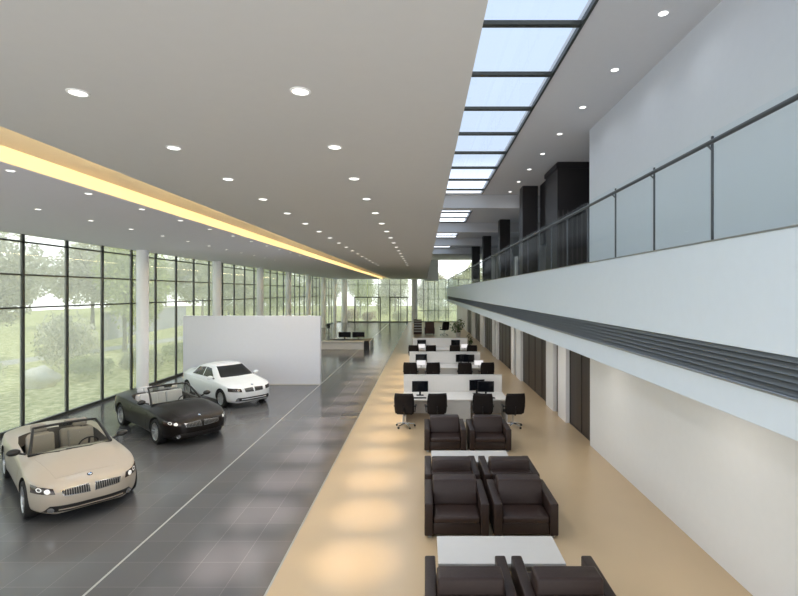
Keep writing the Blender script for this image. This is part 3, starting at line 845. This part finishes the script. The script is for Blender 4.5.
M['in_dark'] = pbr('dark car interior', (0.085, 0.075, 0.065), 0.7)
M['blue'] = pbr('badge blue', (0.03, 0.20, 0.55), 0.3)
M['amber'] = pbr('red lamp', (0.35, 0.01, 0.01), 0.2, coat=1)

def front_face(root, sk, P, prm):
    """lamps, grille, intake, badge on the nose"""
    for s in (1, -1):
        m = MB(); sk.panel(m, [(s*a, b) for (a, b) in prm['head']], 'F', 0.007, 12, 8)
        h = m.build('headlight', M['bezel'], root, smooth=40)
        for (cy, cz, rr) in prm['rings']:
            m = MB(); sk.disc(m, (s*cy, cz), rr, 'F', 0.012, 18); m.build('lamp_ring', M['lamp_on' if prm['lit'] else 'chrome_dark'], h)
            m = MB(); sk.disc(m, (s*cy, cz), rr*0.62, 'F', 0.014, 14); m.build('lamp_lens', M['bezel'] if cz > prm['dark'] else M['lamp_on'], h)
        m = MB(); sk.panel(m, [(s*a, b) for (a, b) in prm['kid_frame']], 'F', 0.010, 12, 8); g = m.build('grille', M['chrome_dark'], root, smooth=40)
        m = MB(); sk.panel(m, [(s*a, b) for (a, b) in prm['kid']], 'F', 0.014, 12, 8); m.build('grille_bars', M['kidney'], g, smooth=40)
        m = MB(); sk.disc(m, (s*prm['fog'][0], prm['fog'][1]), 0.048, 'F', 0.016, 16); m.build('fog_lamp', M['lamp_on'] if prm['fogon'] else M['chrome'], root)
    m = MB(); sk.panel(m, prm['intake'], 'F', 0.004, 28, 6); m.build('air_intake', M['trim'], root, smooth=40)
    if 'lip' in prm:
        m = MB(); sk.panel(m, prm['lip'], 'F', 0.012, 28, 3); m.build('bumper_bar', M[P], root, smooth=40)
    by = prm['badge']
    m = MB(); sk.disc(m, (by, 0), 0.046, 'T', 0.006, 20); b = m.build('badge', M['trim'], root)
    for k in range(4):
        p, n = sk.hit((by, 0, 4), (0, 0, -1)); t1 = Vector((1, 0, 0)); t1 = (t1-n*t1.dot(n)).normalized(); t2 = n.cross(t1)
        m = MB(); c = p+n*0.009; vs = [m.bm.verts.new(c)]
        for q in range(6):
            a = pi/2*k+pi/2*q/5; vs.append(m.bm.verts.new(c+(t1*cos(a)+t2*sin(a))*0.031))
        m.bm.faces.new(vs); m.build('badge_quarter', M['blue'] if k % 2 else M['white'], b)

def mirror(root, x, s, y, z, mat):
    m = MB()
    bmesh.ops.create_uvsphere(m.bm, u_segments=16, v_segments=10, radius=1.0)
    for v in m.bm.verts:
        k = v.co.copy(); v.co = Vector((x+k.x*0.065+(0.03 if k.x > 0 else 0)*k.x, s*(y+0.13)+k.y*0.115, z+0.03+k.z*0.07))
    o = m.build('wing_mirror', mat, root, smooth=50)
    MB().tube([(x+0.03, s*(y-0.06), z-0.04), (x+0.01, s*(y+0.06), z+0.0)], 0.022, 8).build('mirror_arm', M['trim'], o, smooth=40)

def car_seat(root, x, y, mat, h=0.62, w=0.50):
    st = MB().box(x-0.27, x+0.27, y-w/2, y+w/2, 0.36, 0.54, bev=0.05, seg=3).build('car_seat', mat, root, smooth=50)
    m = MB().box(-0.07, 0.07, -w/2, w/2, 0, h, bev=0.06, seg=3)
    R = Matrix.Translation((x-0.24, y, 0.46)) @ Matrix.Rotation(radians(-16), 4, 'Y')
    for v in m.bm.verts: v.co = R @ v.co
    m.build('seat_back', mat, st, smooth=50)
    m = MB().box(-0.05, 0.05, -0.13, 0.13, h+0.03, h+0.20, bev=0.045, seg=3)
    m.cyl((0, -0.05, h-0.05), (0, -0.05, h+0.05), 0.008, seg=6); m.cyl((0, 0.05, h-0.05), (0, 0.05, h+0.05), 0.008, seg=6)
    for v in m.bm.verts: v.co = R @ v.co
    m.build('headrest', mat, st, smooth=50)

WB = 1.39
CONV = dict(x0=-2.48, x1=2.34, w=[(-2.5, 0.86), (-1.9, 0.91), (-1.39, 0.93), (-0.6, 0.905), (0.3, 0.90), (1.0, 0.915), (1.39, 0.925), (2.0, 0.90), (2.34, 0.86)],
            zs=[(-2.5, 0.80), (-2.1, 0.87), (-1.39, 0.90), (-0.8, 0.875), (0, 0.845), (0.8, 0.84), (1.39, 0.80), (1.9, 0.73), (2.2, 0.655), (2.34, 0.60)],
            zc=[(-2.5, 0.90), (-2.2, 0.955), (-1.6, 0.985), (-1.2, 0.975), (-0.5, 0.94), (0.3, 0.955), (0.85, 0.975), (1.39, 0.915), (1.9, 0.82), (2.2, 0.73), (2.34, 0.66)],
            zb=[(-2.5, 0.32), (-1.9, 0.22), (-1.0, 0.19), (1.0, 0.19), (2.0, 0.19), (2.34, 0.20)],
            k6=[(-2.5, 0.6), (2.4, 0.6)], z6=0.75, nx=1.0, nn=3.3, tx=-1.3, tn=4.2, zm=0.42)
def make_convertible(label, loc, rz, paint, seatmat):
    t = thing('convertible_car', label, 'car', loc, rz)
    bm = body_mesh(CONV); sk = Skin(bm)
    R = 0.345; cuts = []
    for x in (WB, -WB):
        for s in (1, -1):
            cuts.append((MB().cyl((x, s*0.56, R+0.01), (x, s*1.2, R+0.01), R+0.045, seg=40), 1))
    tub = [(0.66, 0), (0.62, 0.45), (0.50, 0.68), (0.2, 0.735), (-0.7, 0.735), (-1.15, 0.68), (-1.30, 0.45), (-1.34, 0)]
    poly = tub + [(x, -y) for (x, y) in reversed(tub[1:-1])]
    cuts.append((MB().prism(poly, 'Z', 0.34, 1.6), 2))
    body = boolean_cut(bm, cuts, [M[paint], M['well'], M['in_dark']]); body.parent = t; body.name = 'body'
    front_face(t, sk, paint, dict(
        head=[(0.545, 0.575), (0.845, 0.590), (0.835, 0.715), (0.57, 0.665)], rings=[(0.645, 0.625, 0.040), (0.745, 0.650, 0.034)], lit=True, dark=0.635,
        kid_frame=[(0.030, 0.510), (0.435, 0.532), (0.470, 0.630), (0.045, 0.650)], kid=[(0.042, 0.519), (0.422, 0.541), (0.453, 0.621), (0.055, 0.640)],
        fog=(0.60, 0.300), fogon=False, intake=[(-0.72, 0.255), (0.72, 0.255), (0.62, 0.37), (-0.62, 0.37)],
        lip=[(-0.50, 0.292), (0.50, 0.292), (0.50, 0.306), (-0.50, 0.306)], badge=2.10))
    m = MB(); sk.panel(m, [(0.90, -0.66), (1.98, -0.50), (1.98, 0.50), (0.90, 0.66)], 'T', 0.004, 16, 12, 0.01); m.build('bonnet', M[paint], t, smooth=50)
    for x in (WB, -WB):
        for s in (1, -1): wheel(t, x, s*0.79, R, s)
    # doors
    for s in (1, -1):
        m = MB(); sk.panel(m, [(-0.62, 0.30), (0.70, 0.30), (0.74, 0.78), (-0.66, 0.80)], 'L' if s > 0 else 'R', 0.004, 16, 8, 0.01)
        d = m.build('door', M[paint], t, smooth=40)
        MB().box(-0.55, -0.33, s*0.925-0.012, s*0.925+0.012, 0.725, 0.75, bev=0.008).build('door_handle', M[paint], d)
        mirror(t, 0.50, s, 0.81, 0.99, M['trim'])
        m = MB(); sk.panel(m, [(s*0.45, 0.70), (s*0.82, 0.70), (s*0.80, 0.84), (s*0.50, 0.82)], 'B', 0.006, 10, 6); m.build('tail_light', M['amber'], t, smooth=40)
    # windscreen: frame and glass
    def base(y): return Vector((0.84-0.26*(y/0.70)**2, y, 0.965-0.055*(y/0.70)**2))
    def head(y): return Vector((0.02-0.12*(y/0.56)**2, y, 1.345-0.045*(y/0.56)**2))
    m = MB(); P = []
    for i in range(17):
        u = i/8-1; a = base(u*0.70); b = head(u*0.56)
        P.append([a.lerp(b, j/8)+Vector((0.03, 0, 0.02))*sin(pi*j/8) for j in range(9)])
    m.sheet(P); m.build('windscreen', M['car_glass'], t, smooth=60)
    fr = MB()
    fr.tube([head((i/8-1)*0.56) for i in range(17)], 0.026, 8)
    for s in (1, -1):
        a = base(s*0.70); b = head(s*0.56)
        fr.tube([a.lerp(b, j/8)+Vector((0.03, 0, 0.02))*sin(pi*j/8) for j in range(9)], [0.034-0.001*j for j in range(9)], 8)
    fr.tube([base((i/8-1)*0.70)+Vector((0.01, 0, 0.0)) for i in range(17)], 0.016, 8)
    fr.build('windscreen_frame', M['trim'], t, smooth=50)
    mm = MB().box(-0.10, -0.06, -0.12, 0.12, 1.25, 1.325, bev=0.015); mm.tube([(-0.07, 0, 1.30), (-0.02, 0, 1.345)], 0.012, 6)
    mm.build('rear_view_mirror', M['trim'], t, smooth=40)
    for y in (0.30, -0.25):
        MB().tube([base(y)+Vector((0.05, 0, 0.012)), base(y-0.45)+Vector((0.03, 0, 0.03))], 0.009, 6).build('wiper', M['trim'], t)
    # cabin
    MB().box(0.30, 0.80, -0.70, 0.70, 0.55, 0.90, bev=0.06, seg=3).build('dashboard', M['in_dark'], t, smooth=50)
    MB().box(-0.85, 0.40, -0.11, 0.11, 0.34, 0.60, bev=0.03).build('centre_console', M['in_dark'], t, smooth=40)
    st = MB(); Rm = Matrix.Translation((0.20, 0.37, 0.84)) @ Matrix.Rotation(radians(-65), 4, 'Y')
    st.lathe([(0.18+0.016*cos(2*pi*k/8), 0.016*sin(2*pi*k/8)) for k in range(8)], 24, Rm, close=True)
    sw = st.build('steering_wheel', M['trim'], t, smooth=50)
    MB().tube([Rm @ Vector((-0.18, 0, 0)), Rm @ Vector((0, 0, -0.03)), Rm @ Vector((0.18, 0, 0))], 0.022, 8).build('spoke', M['trim'], sw)
    for s in (1, -1):
        car_seat(t, -0.20, s*0.37, seatmat)
        car_seat(t, -0.95, s*0.32, seatmat, 0.48, 0.46)
    return t
HD = radians(-41)
make_convertible('cream open-top convertible car, nearest the camera by the window wall', (-7.84, 10.52, 0), radians(-43.5), 'paint_cream', M['in_grey'])
make_convertible('black open-top convertible car parked between the cream and white cars', (-7.88, 14.83, 0), HD, 'paint_black', M['in_light'])

SED = dict(x0=-2.25, x1=2.22, w=[(-2.25, 0.84), (-1.7, 0.885), (-1.38, 0.905), (0, 0.895), (1.0, 0.90), (1.38, 0.905), (1.9, 0.88), (2.22, 0.84)],
           zs=[(-2.25, 0.86), (-1.9, 0.93), (-1.2, 0.94), (0, 0.915), (0.9, 0.895), (1.38, 0.85), (1.85, 0.77), (2.1, 0.70), (2.22, 0.64)],
           zc=[(-2.25, 1.0), (-2.0, 1.06), (-1.62, 1.085), (-1.35, 1.14), (-0.85, 1.355), (-0.4, 1.42), (0.0, 1.425), (0.25, 1.395), (0.5, 1.285), (0.98, 1.02), (1.15, 0.985), (1.6, 0.91), (1.95, 0.83), (2.12, 0.76), (2.22, 0.69)],
           zb=[(-2.25, 0.33), (-1.7, 0.22), (-1.0, 0.19), (1.0, 0.19), (1.9, 0.19), (2.22, 0.20)],
           k6=[(-2.25, 0.62), (-1.5, 0.64), (-0.8, 0.66), (0.4, 0.665), (1.0, 0.68), (2.22, 0.62)], z6=0.84, nx=1.0, nn=3.6, tx=-1.2, tn=4.5, zm=0.44)
def make_sedan(label, loc, rz, paint):
    t = thing('sedan_car', label, 'car', loc, rz)
    bm = body_mesh(SED); sk = Skin(bm); R = 0.325; X = 1.38; cuts = []
    for x in (X, -X):
        for s in (1, -1): cuts.append((MB().cyl((x, s*0.56, R+0.01), (x, s*1.2, R+0.01), R+0.04, seg=40), 1))
    body = boolean_cut(bm, cuts, [M[paint], M['well']]); body.parent = t; body.name = 'body'
    front_face(t, sk, paint, dict(
        head=[(0.46, 0.600), (0.815, 0.625), (0.81, 0.745), (0.48, 0.715)], rings=[(0.57, 0.665, 0.034), (0.68, 0.678, 0.036)], lit=False, dark=0.1,
        kid_frame=[(0.022, 0.575), (0.34, 0.590), (0.36, 0.710), (0.035, 0.722)], kid=[(0.038, 0.588), (0.325, 0.602), (0.342, 0.698), (0.050, 0.708)],
        fog=(0.60, 0.335), fogon=False, intake=[(-0.66, 0.275), (0.66, 0.275), (0.60, 0.40), (-0.60, 0.40)],
        lip=[(-0.48, 0.325), (0.48, 0.325), (0.48, 0.355), (-0.48, 0.355)], badge=2.02))
    m = MB(); sk.panel(m, [(1.06, -0.64), (1.88, -0.52), (1.88, 0.52), (1.06, 0.64)], 'T', 0.004, 16, 12, 0.01); m.build('bonnet', M[paint], t, smooth=50)
    for x in (X, -X):
        for s in (1, -1): wheel(t, x, s*0.765, R, s)
    m = MB(); sk.panel(m, [(-0.64, 1.005), (0.64, 1.005), (0.515, 1.345), (-0.515, 1.345)], 'F', 0.005, 16, 12); m.build('windscreen', M['tint'], t, smooth=50)
    m = MB(); sk.panel(m, [(-0.58, 1.14), (0.58, 1.14), (0.50, 1.34), (-0.50, 1.34)], 'B', 0.005, 12, 8); m.build('rear_window', M['tint'], t, smooth=50)
    for s in (1, -1):
        pl = 'L' if s > 0 else 'R'
        m = MB(); sk.panel(m, [(-0.30, 0.30), (0.82, 0.30), (0.80, 0.90), (-0.28, 0.915)], pl, 0.004, 14, 8, 0.01); d = m.build('door', M[paint], t, smooth=40)
        m = MB(); sk.panel(m, [(-0.19, 0.975), (0.62, 0.965), (0.20, 1.275), (-0.17, 1.30)], pl, 0.006, 12, 8); m.build('side_window', M['tint'], d, smooth=50)
        MB().box(-0.24, -0.05, s*0.90-0.012, s*0.90+0.012, 0.80, 0.825, bev=0.008).build('door_handle', M[paint], d)
        m = MB(); sk.panel(m, [(-1.02, 0.42), (-0.32, 0.30), (-0.30, 0.915), (-1.10, 0.92)], pl, 0.004, 12, 8, 0.01); d = m.build('door', M[paint], t, smooth=40)
        m = MB(); sk.panel(m, [(-1.08, 0.985), (-0.25, 0.975), (-0.23, 1.30), (-0.82, 1.255)], pl, 0.006, 12, 8); m.build('side_window', M['tint'], d, smooth=50)
        MB().box(-0.98, -0.79, s*0.90-0.012, s*0.90+0.012, 0.81, 0.835, bev=0.008).build('door_handle', M[paint], d)
        mirror(t, 0.66, s, 0.80, 0.98, M[paint])
        m = MB(); sk.panel(m, [(s*0.50, 0.72), (s*0.80, 0.72), (s*0.78, 0.90), (s*0.52, 0.88)], 'B', 0.006, 10, 6); m.build('tail_light', M['amber'], t, smooth=40)
    return t
make_sedan('white four-door sedan car in front of the display wall', (-7.86, 19.0, 0), HD, 'paint_white')
# ------------------------------------------------------------------ the garden outside
struct(MB().box(-90, XL-0.06, -30, 150, -0.5, -0.12), 'floor', M['grass'])
struct(MB().box(XL-0.06, 40, YB+0.3, 150, -0.5, -0.14), 'floor', M['grass'])
m = MB(); PP = []
for k in range(13):
    y = 2+9*k; x = -24.5-2.2*sin(k*0.9)
    PP.append([(x-1.1, y, -0.10), (x+1.1, y, -0.10)])
m.sheet(PP); tag(struct(m, 'trim_path', M['path'], recalc=True), None)
def crown(rx, rz, n, leaf, rnd, lumps=9):
    """leaf cloud made of several lumps, centred at the origin"""
    m = MB(); cs = []
    for k in range(lumps):
        a = rnd.uniform(0, 2*pi); e = rnd.uniform(-0.6, 0.9)
        cs.append((Vector((cos(a)*cos(e)*rx*0.6, sin(a)*cos(e)*rx*0.6, sin(e)*rz*0.62)), rnd.uniform(0.38, 0.6)))
    pts = []
    for k in range(n):
        c, s = rnd.choice(cs)
        v = Vector((rnd.gauss(0, 1), rnd.gauss(0, 1), rnd.gauss(0, 1))).normalized()*rnd.uniform(0.6, 1.0)
        pts.append(c + Vector((v.x*rx*s, v.y*rx*s, v.z*rz*s)))
    leaf_mesh(m, pts, leaf, rnd); return m
rnd = random.Random(11)
def make_tree(label, loc, lm, H, R, group='trees in the garden'):
    t = thing('garden_tree', label, 'tree', loc, rnd.uniform(0, 6), group)
    m = MB().tube([(0, 0, -0.1), (0.05, 0, H*0.3), (-0.05, 0.05, H*0.6)], [0.2, 0.15, 0.09], 8)
    for k in range(4):
        a = k*1.6+0.4; m.tube([(0, 0, H*(0.3+0.06*k)), (cos(a)*R*0.45, sin(a)*R*0.45, H*(0.52+0.07*k))], [0.08, 0.03], 6)
    m.build('trunk', M['bark'], t, smooth=60)
    crown(R, H*0.46, 11000, 0.30, rnd, 14).build('foliage', M[lm], t, loc=(0, 0, H*0.54), recalc=False)
    return t
protos = {}
def tree(label, x, y, lm, H, R):
    global protos
    if lm not in protos:
        protos[lm] = (make_tree(label, (x, y, -0.12), lm, 8.0, 3.0)); o = protos[lm]
    else:
        o = dup(protos[lm], (x, y, -0.12), rnd.uniform(0, 6), label)
    o.scale = (R/3.0, R/3.0, H/8.0)
    if 'far tree line' in label: o['group'] = 'far tree line'
T = [  # x, y, leaves, height, radius, label
    (-26.0, 20.0, 'leaf_a', 9.0, 3.2, 'pale green tree outside the leftmost window pane'),
    (-24.5, 27.5, 'leaf_c', 8.0, 3.0, 'grey-green tree outside, above the round bush'),
    (-21.5, 34.5, 'leaf_b', 8.5, 3.0, 'fresh green tree outside, just left of the nearest column'),
    (-36.0, 34.0, 'leaf_a', 11.0, 4.0, 'tall pale tree far outside behind the round bush'),
    (-24.8, 40.5, 'leaf_c', 8.5, 2.7, 'grey-green tree outside, right of the nearest column'),
    (-19.5, 48.0, 'leaf_a', 8.0, 2.6, 'pale tree outside above the left end of the display wall'),
    (-19.5, 56.0, 'leaf_b', 8.5, 3.0, 'fresh green tree outside between second and third columns'),
    (-19.5, 69.0, 'leaf_b', 8.0, 3.0, 'fresh green tree outside between third and fourth columns'),
    (-19.0, 80.0, 'leaf_a', 8.5, 3.4, 'pale tree outside between fourth and fifth columns'),
    (-18.0, 92.0, 'leaf_c', 9.0, 3.6, 'grey-green tree outside beyond the far window corner'),
    (-38.0, 55.0, 'leaf_c', 12.0, 4.6, 'tall grey-green tree far outside right of the nearest column'),
    (-36.0, 78.0, 'leaf_a', 12.0, 4.8, 'tall pale tree far outside between second and third columns'),
    (-10.5, 79.0, 'leaf_b', 8.0, 2.5, 'fresh green tree behind the left glass door of the back wall'),
    (-4.9, 81.0, 'leaf_a', 8.5, 2.6, 'pale tree behind the right glass door of the back wall'),
    (0.6, 79.0, 'leaf_c', 8.0, 2.5, 'grey-green tree behind the back wall, right of the white column'),
    (6.1, 80.0, 'leaf_a', 8.0, 2.6, 'pale tree behind the rightmost back wall panes'),
    (-44.0, 44.0, 'leaf_c', 12.0, 5.0, 'tall hazy tree farthest out, seen through the left panes'),
    (-33.0, 25.0, 'leaf_c', 9.0, 3.6, 'hazy grey-green tree far outside behind the leftmost pane'),
]
for (x, y, lm, H, R, lb) in T: tree(lb, x, y, lm, H, R)
n = 0
for k in range(13):
    tree('pale hazy tree in the far tree line beyond the garden', -60 - 4*sin(k*1.7), 20+10.5*k, ('leaf_a', 'leaf_c', 'leaf_a')[k % 3], 12+1.5*sin(k*2.3), 3.9)
for k in range(7):
    tree('pale hazy tree in the far tree line beyond the garden', -32+8.6*k, 106+2*sin(k*2.1), ('leaf_c', 'leaf_a')[k % 2], 11+1.2*sin(k*1.3), 3.2)
def shrub(label, x, y, rx, rz, lm, src={}):
    if lm not in src:
        t = tag(crown(1.0, 1.0, 5200, 0.105, rnd, 14).build('garden_shrub', M[lm], None, recalc=False), label, 'shrub', 'shrubs in the garden'); src[lm] = t
    else:
        t = src[lm].copy(); COL.objects.link(t); t['label'] = label
    t.location = (x, y, rz*0.55-0.12); t.scale = (rx*1.0, rx*1.0, rz*0.85); t.rotation_euler.z = rnd.uniform(0, 6)
for (x, y, rx, rz, lm, lb) in (
    (-18.9, 25.4, 1.5, 2.6, 'leaf_c', 'dome-shaped grey-green bush outside the second window pane'),
    (-18.0, 18.8, 1.3, 1.3, 'leaf_a', 'low pale shrub outside the leftmost pane, beside the boulder'),
    (-16.5, 23.8, 1.1, 0.9, 'leaf_b', 'low green shrub outside, right of the boulder'),
    (-15.8, 26.8, 1.2, 0.9, 'leaf_a', 'low pale shrub outside at the foot of the third pane'),
    (-15.2, 29.8, 1.1, 0.9, 'leaf_b', 'low green shrub outside, left of the nearest column'),
    (-15.5, 35.0, 1.3, 1.1, 'leaf_a', 'low pale shrub outside, right of the nearest column'),
    (-15.4, 40.0, 1.3, 1.2, 'leaf_b', 'low green shrub outside, just left of the display wall'),
    (-17.0, 52.0, 1.8, 1.8, 'leaf_a', 'low pale shrub outside near the second column'),
    (-8.0, 71.5, 1.2, 1.1, 'leaf_r', 'reddish shrub outside behind the left glass door'),
    (-11.0, 71.0, 1.3, 1.4, 'leaf_r', 'reddish shrub outside left of the left glass door'),
    (-3.2, 72.0, 1.6, 1.5, 'leaf_a', 'low pale shrub outside behind the right glass door'),
    (-7.6, 89.5, 2.8, 4.6, 'leaf_a', 'big pale shrub far behind, between the two glass doors of the back wall'),
    (1.2, 89.0, 2.4, 4.4, 'leaf_c', 'big grey-green shrub far behind, just right of the white back wall column'),
    (2.0, 72.0, 2.2, 2.4, 'leaf_c', 'grey-green shrub outside behind the back wall, under the balcony')):
    shrub(lb, x, y, rx, rz, lm)
def boulder(label, loc, s):
    bm_ = MB(); bmesh.ops.create_icosphere(bm_.bm, subdivisions=3, radius=1.0)
    for v in bm_.bm.verts:
        n = v.co.normalized(); k = 1+0.16*sin(3.1*n.x+1.3)*cos(2.7*n.y)+0.10*sin(5*n.z+2*n.x)+0.07*sin(9*n.x+4*n.y)*sin(8*n.z+1)
        v.co = Vector((n.x*s[0]*k, n.y*s[1]*k, n.z*s[2]*k))
    return tag(bm_.build('boulder', M['rock'], None, smooth=60, loc=loc), label, 'rock')
boulder('large pale boulder on the grass outside the second pane', (-17.4, 21.8, 0.25), (0.78, 0.62, 0.58))
boulder('small pale boulder on the grass outside the leftmost pane', (-19.6, 21.0, 0.15), (0.7, 0.6, 0.45))
t = thing('garden_wall', 'low grey garden wall far outside behind the trees', 'wall', (-30.0, 53.0, -0.12), radians(8))
MB().box(-0.2, 0.2, -10, 10, 0, 2.4).build('wall_body', M['wallout'], t)
MB().box(-0.28, 0.28, -10.1, 10.1, 2.4, 2.52).build('coping', M['path'], t)
# ------------------------------------------------------------------ daylight
w = bpy.data.worlds.new('sky'); SC.world = w; w.use_nodes = True
nt = w.node_tree; nt.nodes.clear()
out = nt.nodes.new('ShaderNodeOutputWorld'); bg = nt.nodes.new('ShaderNodeBackground')
tc = nt.nodes.new('ShaderNodeTexCoord'); sp = nt.nodes.new('ShaderNodeSeparateXYZ'); cr = nt.nodes.new('ShaderNodeValToRGB')
nt.links.new(tc.outputs['Generated'], sp.inputs[0]); nt.links.new(sp.outputs[2], cr.inputs[0])
cr.color_ramp.elements[0].position = 0.0; cr.color_ramp.elements[0].color = (1.0, 1.0, 1.0, 1)
cr.color_ramp.elements[1].position = 0.75; cr.color_ramp.elements[1].color = (0.275, 0.33, 0.395, 1)
e = cr.color_ramp.elements.new(0.27); e.color = (0.295, 0.345, 0.405, 1)
e = cr.color_ramp.elements.new(0.15); e.color = (0.85, 0.88, 0.92, 1)
nt.links.new(cr.outputs[0], bg.inputs[0]); bg.inputs[1].default_value = 2.8
nt.links.new(bg.outputs[0], out.inputs[0])
sd = bpy.data.lights.new('sun', 'SUN'); sd.energy = 3.0; sd.angle = radians(6); sd.color = (1, 0.97, 0.9)
so = bpy.data.objects.new('sun', sd); COL.objects.link(so)
so.rotation_euler = Vector((-0.62, 0.25, -0.75)).to_track_quat('-Z', 'Y').to_euler()
